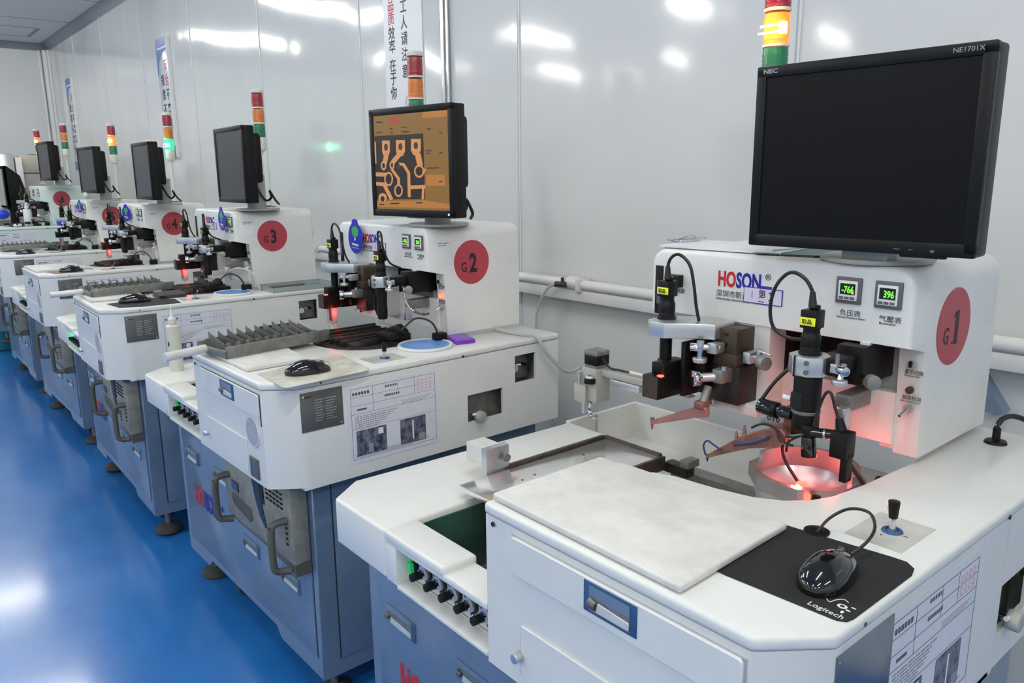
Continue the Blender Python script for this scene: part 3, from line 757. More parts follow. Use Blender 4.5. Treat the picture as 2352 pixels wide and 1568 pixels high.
def lensR2_mb():
    b = MB().lathe([(0, 1.085), (.014, 1.085), (.0155, 1.09), (.0165, 1.11), (.0150, 1.13), (.0165, 1.16), (.017, 1.188), (0, 1.188)], (-.125, .513, 0), 'black_plastic')
    b.tube([(-.138, .508, 1.18), (-.151, .505, 1.15), (-.152, .505, 1.12), (-.143, .508, 1.095)], .005, 'black_plastic')
    b.cyl((-.125, .513, 1.085), (-.125, .513, 1.07), .004, m='aluminium')
    b.box(-.15, -.10, .50, .53, 1.062, 1.068, 'acrylic', b=.002)
    return b
def stageblock_mb():
    b = MB()
    b.box(-.355, -.296, .55, .61, 1.182, 1.232, 'brown_steel', b=.0015).box(-.345, -.292, .545, .60, 1.160, 1.184, 'brown_steel', b=.0015)
    b.box(-.352, -.285, .548, .62, 1.085, 1.160, 'dark_steel', b=.0015).box(-.375, -.352, .53, .60, 1.10, 1.235, 'black_plastic', b=.001)
    for x, z in ((-.327, 1.218), (-.327, 1.198)): b.box(x, x+.012, .5492, .551, z, z+.005, 'dark_inside')
    b.box(-.288, -.272, .56, .62, 1.168, 1.190, 'aluminium', b=.001).box(-.37, -.26, .575, .665, 1.062, 1.085, 'trim_white', b=.001)
    b.box(-.3955, -.385, .51, .60, 1.09, 1.20, 'black_plastic', b=.001).box(-.385, -.352, .56, .60, 1.07, 1.12, 'chrome', b=.002)
    return b
MICROS = [
 ('micrometer', lambda: MB().cyl((-.366, .500, 1.196), (-.352, .508, 1.196), .0085, m='chrome', n=18, b=.001).cyl((-.353, .508, 1.196), (-.320, .532, 1.198), .006, m='aluminium').box(-.340, -.318, .515, .545, 1.186, 1.206, 'aluminium', b=.002)),
 ('adjusting_knob', lambda: MB().cyl((-.346, .505, 1.168), (-.346, .505, 1.178), .014, m='aluminium', n=24, b=.002).cyl((-.346, .505, 1.177), (-.346, .505, 1.205), .005, m='chrome').cyl((-.346, .505, 1.21), (-.346, .505, 1.20), .007, m='aluminium')),
 ('clamp_screw', lambda: MB().cyl((-.346, .483, 1.140), (-.340, .497, 1.140), .0155, m='chrome', n=24, b=.002).cyl((-.341, .495, 1.140), (-.315, .53, 1.142), .009, m='aluminium').box(-.325, -.300, .515, .550, 1.130, 1.158, 'aluminium_dull', b=.004).cyl((-.305, .525, 1.155), (-.305, .525, 1.165), .006, m='chrome')),
 ('side_micrometer', lambda: MB().cyl((-.280, .577, 1.180), (-.240, .568, 1.179), .0055, m='chrome').cyl((-.250, .56, 1.178), (-.232, .553, 1.177), .013, m='aluminium_dull', n=22, b=.001).cyl((-.256, .565, 1.178), (-.256, .565, 1.197), .0055, m='aluminium').cyl((-.256, .565, 1.196), (-.225, .556, 1.194), .002, m='aluminium')),
 ('micrometer', lambda: MB().cyl((-.052, .498, 1.205), (-.070, .51, 1.206), .008, m='chrome', n=18, b=.001).box(-.084, -.064, .505, .525, 1.197, 1.213, 'aluminium', b=.002).cyl((-.074, .51, 1.213), (-.074, .51, 1.23), .0035, m='aluminium_dull')),
 ('adjusting_knob', lambda: MB().cyl((-.065, .505, 1.180), (-.065, .505, 1.189), .013, m='aluminium', n=22, b=.002).cyl((-.065, .505, 1.188), (-.065, .51, 1.20), .005, m='chrome')),
 ('side_knob', lambda: MB().cyl((-.028, .55, 1.182), (-.040, .558, 1.182), .0125, m='aluminium_dull', n=20, b=.001).cyl((-.038, .557, 1.182), (-.060, .572, 1.182), .006, m='black_plastic')),
]
def slide_mb():
    b = MB().box(-.11, -.062, .575, .70, 1.165, 1.232, 'black_plastic', b=.001).box(-.082, -.066, .60, .74, 1.19, 1.236, 'trim_white')
    b.box(-.115, -.085, .59, .68, 1.11, 1.14, 'aluminium_dull', b=.003).box(-.105, -.085, .575, .60, 1.075, 1.12, 'aluminium', b=.004)
    return b

def near_machine_extras(t):
    # bright stage plate with its rails, clamp block, wafer ring, arms, small side camera, transfer robot
    st = obj('stage_plate', MB().box(-.729, -.552, .20, .652, .868, .880, 'aluminium_bright', b=.002), t)
    obj('plate_screws', MB().lathe([(0, .8795), (.003, .8795), (.003, .8805), (0, .8805)], (-.66, .32, 0), 'dark_steel', 10).lathe([(0, .8795), (.003, .8795), (.003, .8805), (0, .8805)], (-.665, .36, 0), 'dark_steel', 10)
        .lathe([(0, .8795), (.0035, .8795), (.0035, .8805), (0, .8805)], (-.62, .46, 0), 'dark_steel', 10).lathe([(0, .8795), (.0035, .8795), (.0035, .8805), (0, .8805)], (-.62, .49, 0), 'dark_steel', 10)
        .lathe([(0, .8795), (.0035, .8795), (.0035, .8805), (0, .8805)], (-.59, .50, 0), 'dark_steel', 10).lathe([(0, .8795), (.0035, .8795), (.0035, .8805), (0, .8805)], (-.585, .53, 0), 'dark_steel', 10)
        .lathe([(0, .8795), (.0035, .8795), (.0035, .8805), (0, .8805)], (-.685, .53, 0), 'dark_steel', 10), st)
    obj('side_rail', MB().box(-.743, -.733, .345, .652, .848, .887, 'rail_brown', b=.001), st)
    obj('end_rail', MB().box(-.735, -.556, .650, .660, .868, .887, 'rail_brown', b=.001).box(-.556, -.548, .40, .662, .848, .881, 'rail_brown'), st)
    obj('rail_bracket', MB().box(-.55, -.485, .66, .69, .845, .868, 'dark_steel', b=.001).box(-.505, -.480, .66, .70, .868, .885, 'aluminium_dull', b=.001), st)
    obj('cross_beam', MB().box(-.60, -.24, .748, .790, .79, .820, 'aluminium_dull', b=.002), t)
    cb = obj('clamp_block', MB().box(-.815, -.745, .285, .335, .890, .935, 'aluminium_soft', b=.001).box(-.752, -.735, .280, .345, .868, .937, 'aluminium', b=.001).box(-.742, -.665, .285, .345, .862, .874, 'aluminium', b=.001).cyl((-.727, .33, .91), (-.722, .33, .91), .009, m='aluminium_dull'), t)
    obj('clamp_cables', MB().tube([(-.775, .31, .893), (-.77, .305, .875), (-.745, .30, .862), (-.70, .30, .860), (-.66, .31, .858)], .003).tube([(-.757, .31, .893), (-.752, .305, .878), (-.735, .30, .866), (-.69, .305, .864)], .003).cyl((-.70, .29, .862), (-.70, .29, .852), .004), cb, 'cable_black')
    # octagonal wafer ring
    b = MB(); n = 64; t_ = bmesh.new(); rings = []
    cx, cy = -.163, .596
    def octr(a, R): return R*math.cos(PI/8)/math.cos(((a+PI/8) % (PI/4))-PI/8)
    for rr, z in ((0, .975), (1, .952), (1, .978), (0, .978)):
        rings.append([t_.verts.new((cx+(.086 if rr == 0 else octr(2*PI*k/n, .104))*math.cos(2*PI*k/n), cy+(.086 if rr == 0 else octr(2*PI*k/n, .104))*math.sin(2*PI*k/n), .952 if (rr == 0 and z < .976) else z)) for k in range(n)])
    for a, c in zip(rings, rings[1:]+rings[:1]):
        for k in range(n): t_.faces.new((a[k], a[(k+1) % n], c[(k+1) % n], c[k]))
    bmesh.ops.recalc_face_normals(t_, faces=t_.faces); b._join(t_, 'aluminium')
    ring = obj('wafer_ring', b, t)
    # raised half rim
    t_ = bmesh.new(); rings = []
    for rr, z in ((.086, .970), (.094, .970), (.094, .993), (.086, .993)):
        rings.append([t_.verts.new((cx+rr*math.cos(a), cy+rr*math.sin(a), z)) for a in [math.radians(-5+ 190*k/40) for k in range(41)]])
    for a, c in zip(rings, rings[1:]+rings[:1]):
        for k in range(40): t_.faces.new((a[k], a[k+1], c[k+1], c[k]))
    t_.faces.new([r[0] for r in rings]); t_.faces.new([r[-1] for r in rings][::-1])
    bmesh.ops.recalc_face_normals(t_, faces=t_.faces); b2 = MB(); b2._join(t_, 'aluminium'); 
    obj('raised_rim', b2, ring)
    obj('ring_base', MB().lathe([(.096, .955), (.080, .90), (.075, .86), (.06, .86), (.07, .93), (.086, .955)], (cx, cy, 0), 'aluminium'), ring)
    obj('ring_post', MB().box(-.215, -.11, .60, .70, .80, .90, 'dark_steel', b=.005).tube([(-.20, .58, 1.05), (-.205, .585, 1.0), (-.17, .59, .95), (-.13, .60, .91)], .003, 'cable_black').cyl((-.10, .70, .88), (-.06, .80, .90), .03, m='dark_steel'), t)
    led = obj('red_lamp', MB().box(-.150, -.134, .535, .551, .955, .975, 'led_red', b=.003).sph((-.142, .536, .968), .005, 'led_orange', n=10), ring)
    obj('lamp_strip', MB().box(-.113, -.104, .507, .512, .945, .972, 'led_red').box(-.098, -.086, .506, .514, .945, .975, 'black_plastic', b=.001), ring)
    # ejector pieces in front of the basin
    obj('cylinder_rod', MB().cyl((-.10, .76, .93), (.00, .74, .955), .012, m='rail_brown').cyl((-.06, .75, .94), (-.05, .748, .942), .016, m='dark_steel').cyl((-.02, .744, .95), (.0, .74, .955), .015, m='dark_steel'), t)
    # swinging arms
    a1 = obj('bonding_arm', MB().prism([(-.453, 1.018), (-.453, 1.028), (-.335, 1.086), (-.318, 1.082), (-.318, 1.066), (-.335, 1.062)], .494, .506, 'y', 'arm_red', .001, 1).cyl((-.455, .5, 1.032), (-.455, .5, 1.006), .005, .0015, m='arm_red', n=12)
        .box(-.345, -.325, .49, .515, 1.078, 1.094, 'arm_bronze', b=.002).cyl((-.334, .505, 1.09), (-.334, .52, 1.12), .008, m='aluminium_dull'), t)
    a2 = obj('pickup_arm', MB().prism([(-.314, .984), (-.312, .992), (-.27, 1.025), (-.235, 1.052), (-.19, 1.074), (-.160, 1.083), (-.148, 1.075), (-.150, 1.058), (-.168, 1.046), (-.22, 1.030), (-.27, 1.006)], .492, .508, 'y', 'arm_bronze', .0015, 1)
        .cyl((-.315, .5, .990), (-.315, .5, .976), .004, .001, m='dark_steel', n=10)
        .cyl((-.252, .5, 1.040), (-.253, .5, 1.054), .004, .001, m='arm_bronze', n=10).cyl((-.236, .5, 1.050), (-.236, .5, 1.070), .005, .0015, m='arm_bronze', n=10)
        .tube([(-.314, .492, .992), (-.318, .49, 1.010), (-.310, .49, 1.022), (-.295, .49, 1.018), (-.278, .49, 1.012)], .0018, 'cable_blue')
        .tube([(-.25, .491, 1.03), (-.21, .49, 1.045), (-.18, .489, 1.062)], .003, 'cable_blue')
        .tube([(-.215, .49, 1.072), (-.19, .488, 1.086), (-.165, .488, 1.082), (-.155, .488, 1.064), (-.13, .49, 1.060)], .0022, 'cable_black'), t)
    obj('arm_bracket', MB().box(-.218, -.168, .522, .530, 1.070, 1.115, 'aluminium', b=.001).box(-.168, -.150, .515, .54, 1.070, 1.118, 'arm_bronze', b=.002).prism([(-.150, 1.085), (-.128, 1.078), (-.150, 1.070)], .512, .53, 'y', 'dark_steel'), t)
    obj('bracket_lettering', place_on(text_mb([('616', -.205, 1.083, .016, 'dark_steel', .8)]), 'front', .5218), t)
    sc = obj('side_camera', MB().box(-.064, -.034, .485, .515, 1.060, 1.105, 'black_plastic', b=.002).box(-.046, -.034, .49, .51, 1.02, 1.07, 'black_plastic', b=.001)
        .cyl((-.064, .500, 1.095), (-.102, .498, 1.090), .0085, m='black_gloss', n=18).cyl((-.08, .5, 1.0925), (-.076, .5, 1.093), .0095, m='chrome', n=18)
        .box(-.118, -.100, .490, .508, 1.078, 1.101, 'black_plastic', b=.002).cyl((-.109, .499, 1.080), (-.106, .499, 1.045), .012, .0135, m='black_gloss', n=20, b=.002)
        .cyl((-.052, .5, 1.105), (-.058, .5, 1.125), .009, .006, m='black_plastic')
        .tube([(-.058, .5, 1.122), (-.066, .5, 1.14), (-.074, .50, 1.162), (-.082, .5, 1.165), (-.09, .5, 1.15), (-.098, .5, 1.12), (-.105, .5, 1.09)], .0026, 'cable_black')
        .tube([(-.04, .51, 1.05), (-.03, .55, 1.0), (-.03, .58, .95)], .004, 'cable_black').tube([(-.112, .49, 1.085), (-.135, .49, 1.075), (-.16, .50, 1.07)], .002, 'cable_black')
        .tube([(-.12, .49, 1.08), (-.14, .49, 1.065), (-.145, .492, 1.045)], .0022, 'cable_black'), t)
    rb = obj('transfer_robot', MB().box(-.893, -.838, .728, .783, .930, 1.022, 'beige_box', b=.004).box(-.912, -.868, .718, .748, .925, .975, 'beige_box', b=.003)
        .box(-.885, -.842, .733, .778, 1.022, 1.030, 'aluminium_dull').box(-.887, -.840, .731, .780, 1.030, 1.058, 'black_plastic', b=.003).box(-.888, -.839, .730, .781, 1.056, 1.070, 'aluminium_dull', b=.004)
        .box(-.84, -.55, .745, .770, 1.003, 1.022, 'beige_box', b=.003).box(-.80, -.70, .74, .76, .985, 1.003, 'aluminium', b=.003)
        .cyl((-.855, .722, .985), (-.855, .722, .998), .016, m='black_plastic').sph((-.855, .722, 1.0), .014, 'chrome', (1, 1, .6))
        .cyl((-.895, .722, .975), (-.895, .722, 1.010), .006, m='aluminium').tube([(-.86, .73, .93), (-.862, .728, .905), (-.85, .725, .893), (-.83, .722, .90)], .006, 'chrome').cyl((-.885, .73, .925), (-.885, .73, .895), .007, m='aluminium')
        .tube([(-.838, .75, 1.05), (-.81, .75, 1.03), (-.78, .75, 1.03), (-.74, .75, 1.03)], .003, 'cable_black').cyl((-.74, .75, 1.031), (-.69, .75, 1.031), .004, m='yellow_label' if False else 'ivory'), t)
    cg = obj('cable_grommet', MB().lathe([(0, 0), (.020, 0), (.018, .005), (.008, .007), (0, .007)], (.048, .905, 1.0155), 'black_plastic').tube([(.048, .905, 1.02), (.047, .906, 1.045), (.052, .915, 1.062), (.065, .935, 1.066), (.085, .96, 1.05), (.09, .99, 1.00)], .005, 'cable_black').cyl((.048, .905, 1.02), (.048, .905, 1.045), .007, m='black_plastic'), t)

def wafer_stage(t, i):
    b = MB().prism([(-.33, .44), (-.315, .37), (-.26, .335), (-.16, .34), (-.09, .365), (-.055, .41), (-.05, .60), (-.33, .62)], .90, 1.012, 'z', 'magazine_dark', .003, 1)
    rnd = random.Random(i)
    for k in range(7):
        b.box(-.325+.036*k, -.318+.036*k, .37 if 0 < k < 6 else .42, .60, 1.012, 1.028+.006*rnd.random(), 'dark_steel', b=.001)
    b.box(-.30, -.10, .39, .43, 1.010, 1.024, 'magazine_dark', b=.002)
    st = obj('wafer_stage', b, t)
    obj('work_light', MB().box(-.435, -.405, .478, .505, 1.034, 1.088, 'acrylic', b=.003).box(-.415, -.402, .478, .482, 1.045, 1.086, 'lens_red').cyl((-.418, .49, 1.045), (-.418, .49, 1.015), .004, m='ivory'), t, None, 'worklight')
    obj('ejector_arm', MB().box(-.09, -.02, .47, .50, 1.035, 1.055, 'black_plastic', b=.003, rz=.15).prism([(-.13, 1.03), (-.02, 1.045), (-.02, 1.06), (-.06, 1.075), (-.13, 1.05)], .52, .54, 'y', 'black_plastic', .002).tube([(-.03, .52, 1.06), (-.01, .56, 1.095), (.02, .60, 1.08), (.015, .63, 1.02)], .003, 'cable_black').box(.0, .03, .61, .65, 1.0155, 1.045, 'black_plastic', b=.003), t, None, 'ejarm')

# ------------------------------------------------------------------ things on and around the machines
def MX(loc, rz): return Matrix.Translation(loc) @ Matrix.Rotation(rz, 4, 'Z')
ML = {1: ((1.0171, -.2018, -.002), -.00518), 2: ((-.42, -.185, 0), .01138), 3: ((-1.901, -.224, .010), -.01916), 4: ((-3.449, -.182, .002), .0101),
      5: ((-4.926, -.182, 0), 0), 6: ((-6.69, -.182, .100), 0)}
def on(i, x, y, z): return MX(*ML[i]) @ Vector((x, y, z))

for i in range(1, 7):
    machine(i, ML[i][0], ML[i][1], 'G%d' % i, i == 6)

# joysticks are parts of their machines, plate lettering included
def joystick(t, i):
    j = obj('joystick', lambda: MB().box(.051, .133, .323, .434, 1.0155, 1.0163, 'plate_clear').lathe([(0, .0), (.015, 0), (.014, .002), (.0135, .0025), (.009, .003), (.009, .0), (.006, .004), (0, .006)], (.094, .381, 1.0163), 'handle_blue')
        .cyl((.094, .381, 1.018), (.093, .382, 1.042), .0045, .0035, m='chrome').cyl((.0932, .382, 1.036), (.0925, .3825, 1.062), .0062, .0085, m='black_plastic', n=8, b=.001)
        .cyl((.088, .388, 1.036), (.078, .397, 1.046), .0022, m='aluminium').box(.088, .091, .398, .401, 1.0163, 1.0166, 'ink_dark').box(.088, .090, .356, .360, 1.0163, 1.0166, 'ink_dark').box(.068, .073, .378, .380, 1.0163, 1.0166, 'ink_dark').box(.112, .118, .376, .378, 1.0163, 1.0166, 'ink_dark'), t, None, 'joystick')
for o in [o for o in D.objects if o.name.split('.')[0] == 'die_bonding_machine']:
    joystick(o, 0)

def monitor(bl, yaw, W, H, label, kind, screen=None, zb=1.3685):
    t = thing('monitor', label, 'monitor', bl, yaw, 'monitors on the machine heads')
    def fr():
        b = MB()
        e = .022
        b.box(0, W, .002, .052, 0, H, b=.006, seg=3)
        b.prism([(0, 0), (W, 0), (W, H), (0, H)], 0, .006, 'y', None, .003, 2) if False else None
        b.box(0, W, -.004, .012, 0, e, b=.003).box(0, W, -.004, .012, H-.020, H, b=.003).box(0, e-.003, -.004, .012, .004, H-.004, b=.003).box(W-e+.003, W, -.004, .012, .004, H-.004, b=.003)
        b.box(.02, W-.02, .048, .088, .085, H-.030, b=.014, seg=3)
        return b
    obj('casing', fr, t, 'black_plastic')
    obj('screen', MB().box(.017, W-.017, -.0005, .002, .020, H-.018), t, screen or 'screen_dark')
    h = bl[2]-zb
    st = 'cover_grey'
    b = MB().cyl((W/2, .105, -h+.004), (W/2, .115, .12), .036 if kind == 1 else .042, .034, n=28)
    b.cyl((W/2, .11, -h+.0005), (W/2, .11, -h+.010), .095, n=40, b=.004)
    if kind == 1: b.box(W/2-.03, W/2+.05, .03, .07, -h+.004, .012, b=.006)
    obj('stand', b, t, st)
    if kind != 1:
        obj('cable', MB().tube([(W*.6, .09, .08), (W*.68, .12, .01), (W*.75, .14, .02), (W*.78, .13, .05), (W*.8, .15, .01), (W*.7, .18, -.01)], .005), t, 'cable_black')
    return t
m1 = monitor((.729, .366, 1.3915), math.radians(2.6), .381, .3145, 'large black computer monitor with dark blank screen on the nearest machine', 1, zb=1.3665)
obj('maker_lettering', place_on(text_mb([('NEC', .013, .3015, .0075, 'bezel_grey' if False else 'ink_faint', 1.35, .03), ('NE1701X', .3215, .3015, .0075, 'ink_faint', 1.05, 0)]), 'front', -.0042), m1, None)
obj('button_marks', MB().box(.262, .272, -.0046, -.004, .008, .0095, 'bezel_grey').box(.285, .292, -.0046, -.004, .008, .0095, 'bezel_grey').box(.318, .324, -.0046, -.004, .006, .010, 'bezel_grey').box(.27, .34, -.001, .01, -.004, .002, 'black_plastic', b=.002), m1)
m2 = monitor((-.656, .373, 1.401), math.radians(9.3), .366, .325, 'black monitor showing an orange and brown circuit board image', 2)
def circuit_image():
    mat('scr_gold', (.02, .015, .005, 1), .3, emit=srgb(128, 94, 42), estr=1.0)
    mat('scr_lightgold', (.02, .015, .005, 1), .3, emit=srgb(172, 112, 52), estr=1.0)
    mat('scr_dark', (.01, .008, .006, 1), .3, emit=srgb(34, 26, 26), estr=1.0)
    mat('scr_copper', (.02, .015, .01, 1), .3, emit=srgb(200, 138, 84), estr=1.0)
    mat('scr_red', (.02, .01, .01, 1), .3, emit=srgb(170, 60, 40), estr=1.0)
    x0, x1, z0, z1 = .018, .366-.018, .021, .325-.019
    def P(px, py):
        s = (px-430-(py-160)/508*17)/(400-(py-160)/508*4)
        top = 160-32*s; bot = 668+15*s
        return x0+s*(x1-x0), z1-(py-top)/(bot-top)*(z1-z0)
    b = MB(); lay = [-.0007]
    def poly(pts, m):
        q = [P(*p) for p in pts]; q = [(min(max(a, x0), x1), min(max(c, z0), z1)) for a, c in q]
        b.prism(q, lay[0], lay[0]+.0002, 'y', m); lay[0] -= .000004
    def line(pts, w, m='scr_copper'):
        for (ax, ay), (bx, by) in zip(pts, pts[1:]):
            L_ = math.hypot(bx-ax, by-ay); nx, ny = -(by-ay)/L_*w/2, (bx-ax)/L_*w/2; ex, ey = (bx-ax)/L_*w*.2, (by-ay)/L_*w*.2
            poly([(ax+nx-ex, ay+ny-ey), (bx+nx+ex, by+ny+ey), (bx-nx+ex, by-ny+ey), (ax-nx-ex, ay-ny-ey)], m)
    def disc(x, y, rx, ry, m): poly([(x+rx*math.cos(2*PI*k/20), y+ry*math.sin(2*PI*k/20)) for k in range(20)], m)
    def ringp(x, y, rx, ry): disc(x, y, rx, ry, 'scr_copper'); disc(x, y, rx-8, ry-11, 'scr_dark')
    poly([(430, 160), (830, 128), (843, 683), (447, 668)], 'scr_gold')
    poly([(700, 140), (828, 130), (829, 165), (702, 172)], 'scr_lightgold')
    poly([(522, 172), (575, 168), (575, 195), (522, 199)], 'scr_red')
    poly([(720, 480), (815, 480), (815, 540), (720, 540)], 'scr_lightgold')
    poly([(447, 625), (715, 622), (840, 645), (841, 668), (447, 655)], 'scr_lightgold')
    for x, y, w_ in ((448, 190, 38), (450, 245, 30), (525, 225, 16), (590, 218, 30), (528, 246, 14), (592, 242, 40), (725, 228, 20), (785, 248, 18), (716, 345, 36), (722, 360, 18), (788, 358, 16), (725, 440, 60), (785, 515, 18), (460, 640, 30), (525, 635, 50), (665, 632, 35)):
        poly([(x, y), (x+w_, y-1), (x+w_, y+6), (x, y+7)], 'scr_dark' if w_ % 3 else 'rail_brown')
    poly([(438, 268), (706, 255), (715, 615), (446, 613)], 'scr_dark')
    line([(441, 300), (443, 415)], 9)
    for (a, c, w_) in ((503, 292, 44), (584, 289, 50), (667, 284, 52)):
        poly([(a-w_/2, c), (a+w_/2, c), (a+w_/2, c+62), (a+w_/4, c+88), (a-w_/4, c+88), (a-w_/2, c+62)], 'scr_copper'); disc(a, c+36, 11, 19, 'scr_dark'); disc(a, c+36, 7, 12, 'rail_brown')
    line([(505, 370), (495, 412)], 26); ringp(488, 428, 16, 26)
    line([(575, 370), (545, 405)], 26); ringp(536, 426, 14, 24); line([(536, 450), (556, 478), (572, 500), (572, 530)], 15); ringp(571, 566, 24, 36)
    line([(678, 370), (688, 425)], 30); ringp(684, 460, 27, 36); line([(706, 465), (713, 450)], 14)
    line([(445, 475), (500, 478)], 22); ringp(516, 502, 25, 40)
    line([(445, 527), (490, 532), (530, 612)], 20); disc(480, 605, 24, 26, 'scr_copper'); disc(480, 612, 12, 16, 'scr_dark')
    line([(578, 420), (600, 422), (628, 470), (630, 600)], 16); line([(630, 548), (712, 546)], 20); line([(705, 548), (702, 612)], 12); disc(574, 432, 8, 14, 'rail_brown')
    return b
obj('screen_image', circuit_image(), m2)
obj('power_light', MB().sph((.345, -.004, .011), .0032, 'led_blue', n=10), m2)
monitor((-2.103, .402, 1.417), math.radians(-2.5), .372, .323, 'black monitor with grey blank screen on the G3 machine head', 3, 'screen_grey', zb=1.3787)
monitor((-3.547, .422, 1.405), math.radians(-1.5), .372, .324, 'black monitor with blank screen on the G4 machine head', 4, 'screen_grey', zb=1.3707)
monitor((-4.99, .420, 1.427), math.radians(4), .372, .324, 'black monitor with a small white tag on its lower edge', 5, 'screen_grey')
monitor((-6.723, .45, 1.517), math.radians(4), .372, .335, 'farthest black monitor, standing on the mint machine head', 6, 'screen_grey', zb=1.4685)
tg = obj('price_tag', MB().box(-4.88, -4.83, .405, .42, 1.405, 1.432), None, 'ink_white'); tag(tg, 'small white tag stuck to the bottom edge of the fifth monitor', 'tag')

def tower(x, y, z, label, lit=None):
    t = thing('signal_tower', label, 'signal lamp', (x, y, z), 0, 'stacked red amber green signal towers')
    obj('pole', lambda: MB().cyl((0, 0, 0), (0, 0, .285), .0065, n=14).cyl((0, 0, 0), (0, 0, .006), .03, n=24, b=.002), t, 'ivory', 'tw_pole')
    obj('lamp_socket', lambda: MB().lathe([(0, .262), (.008, .262), (.012, .275), (.024, .283), (.0285, .292), (.029, .35), (0, .35)]), t, 'ivory', 'tw_base')
    for j, (nm, z0, z1) in enumerate((('green', .350, .418), ('amber', .424, .496), ('red', .502, .574))):
        l_ = lit == nm
        m = 'lens_%s%s' % (nm, '_lit' if l_ else '')
        s_ = obj('%s_lens' % nm, lambda: MB().lathe([(0, 0), (.0285, 0), (.0295, .002), (.0285, .006), (.0295, .010)]+[(.0285+.001*(k % 2), .012+.0055*k) for k in range(9)]+[(.0285, .066), (0, .068)]), t, m, 'tw_seg%s' % m, loc=(0, 0, z0))
        if l_:
            obj('lit_filament', lambda: MB().box(-.030, .030, -.0292, -.027, .022, .026).box(-.024, .024, -.0302, -.028, .036, .041).box(.012, .0302, -.022, -.006, .02, .045), s_, 'bulb_'+nm, 'tw_bulb'+nm)
            ld = D.lights.new('lamp_glow', 'POINT'); ld.energy = .8 if nm == 'green' else .5; ld.color = (.1, 1, .4) if nm == 'green' else (1, .5, .12); ld.shadow_soft_size = .03
            lo = D.objects.new('lamp_glow', ld); C.objects.link(lo); lo.parent = s_; lo.location = (0, -.07, .035)
    obj('collar', lambda: MB().lathe([(.0285, .417), (.0305, .418), (.0305, .4235), (.0285, .4245)]).lathe([(.0285, .495), (.0305, .496), (.0305, .5015), (.0285, .5025)]).lathe([(.0295, .572), (.0305, .574), (.0302, .586), (.026, .590), (0, .591)]), t, 'ivory', 'tw_col')
ZT = 1.3685
tower(.501, .78, ZT+.018, 'signal tower with glowing amber lamp behind the large blank monitor', 'amber')
tower(-1.008, .78, ZT+.018, 'unlit signal tower in front of the white paper banner', None)
tower(-2.494, .78, ZT+.010, 'unlit signal tower rising behind the G3 monitor', None)
tower(-4.006, .78, ZT-.008, 'signal tower with glowing green lamp', 'green')
tower(-5.458, .78, ZT, 'signal tower with glowing amber lamp and full white pole showing', 'amber')
tower(-7.239, .78, ZT+.1, 'unlit signal tower on the mint machine near the room corner', None)
tower(-8.628, .78, ZT+.115, 'farthest signal tower, mostly hidden behind the last monitor', 'amber')

# --- foam boards, pads and mice
def foam(i, pts, z, label):
    M_ = MX(*ML[i])
    o = obj('foam_board', MB().prism(pts, z, z+.0115, 'z', None, .0035, 3), None, 'foam_white'); o.matrix_world = M_
    tag(o, label, 'foam board', 'white foam boards on the machine decks')
foam(1, [(-.372, .013), (.006, .009), (-.005, .268), (-.20, .274), (-.318, .270), (-.340, .262), (-.374, .262)], 1.0176, 'large stained white foam board on the nearest machine deck')
foam(2, [(-.365, .03), (-.02, .024), (-.02, .20), (-.365, .24)], 1.0160, 'white foam board under the grey fin tray of the G2 machine')
foam(3, [(-.365, .02), (-.10, .018), (-.08, .22), (-.365, .25)], 1.0160, 'white foam board under the grey fin tray of the G3 machine')
foam(4, [(-.372, .012), (-.02, .012), (-.02, .26), (-.35, .27)], 1.0160, 'empty white foam board at the front of the G4 machine')
def pad(i, pts, m, label, z=1.0158, t=.0018):
    o = obj('mouse_pad', MB().prism(pts, z, z+t, 'z', None, .0005, 1), None, m); o.matrix_world = MX(*ML[i]); tag(o, label, 'mouse pad', 'mouse pads on the decks'); return o
p1 = pad(1, [(-.09, .094), (.012, .093), (.158, .102), (.168, .108), (.1705, .12), (.1695, .272), (.164, .292), (.150, .303), (.13, .302), (.035, .289), (-.075, .275), (-.09, .272)], 'mat_black', 'black cloth mouse pad with white printed lettering on the nearest machine')
lg = MB()
lg = text_mb([('Logitech', .118, .107, .0095, 'ink_white', 1.0, 0)])
lg.bm.transform(Matrix.Translation((0, 0, 1.0176)))
for k, (x, y, rx, ry) in enumerate(((.149, .134, .006, .005), (.158, .130, .003, .0015), (.155, .122, .002, .003), (.160, .140, .003, .0012))):
    lg.lathe([(0, 0), (1, 0), (1, .0003), (0, .0003)], (x, y, 1.0176), 'ink_white', 18, Matrix.Diagonal((rx, ry, 1, 1)))
lg.lathe([(0, 0), (1, 0), (1, .0003), (0, .0003)], (.149, .134, 1.0178), 'mat_black', 18, Matrix.Diagonal((.003, .0025, 1, 1)))
lg.tube([(.128, .136, 1.0178), (.134, .132, 1.0178), (.137, .142, 1.0178), (.143, .150, 1.0178), (.150, .147, 1.0178)], .0006, 'ink_white', n=5)
obj('printed_logo', lg, p1)
pad(2, [(.024, .036), (.19, .028), (.208, .034), (.192, .270), (.17, .285), (-.03, .31), (-.05, .305)], 'mat_stained', 'stained beige mouse pad hanging over the edge of the G2 deck', 1.0162)
pad(3, [(.00, .06), (.13, .075), (.165, .15), (.17, .30), (.05, .31), (-.06, .24)], 'mat_black', 'dark mouse pad on the G3 machine')
pad(4, [(-.0, .06), (.14, .08), (.15, .22), (.02, .22)], 'mat_brown', 'brown mouse pad on the G4 machine')

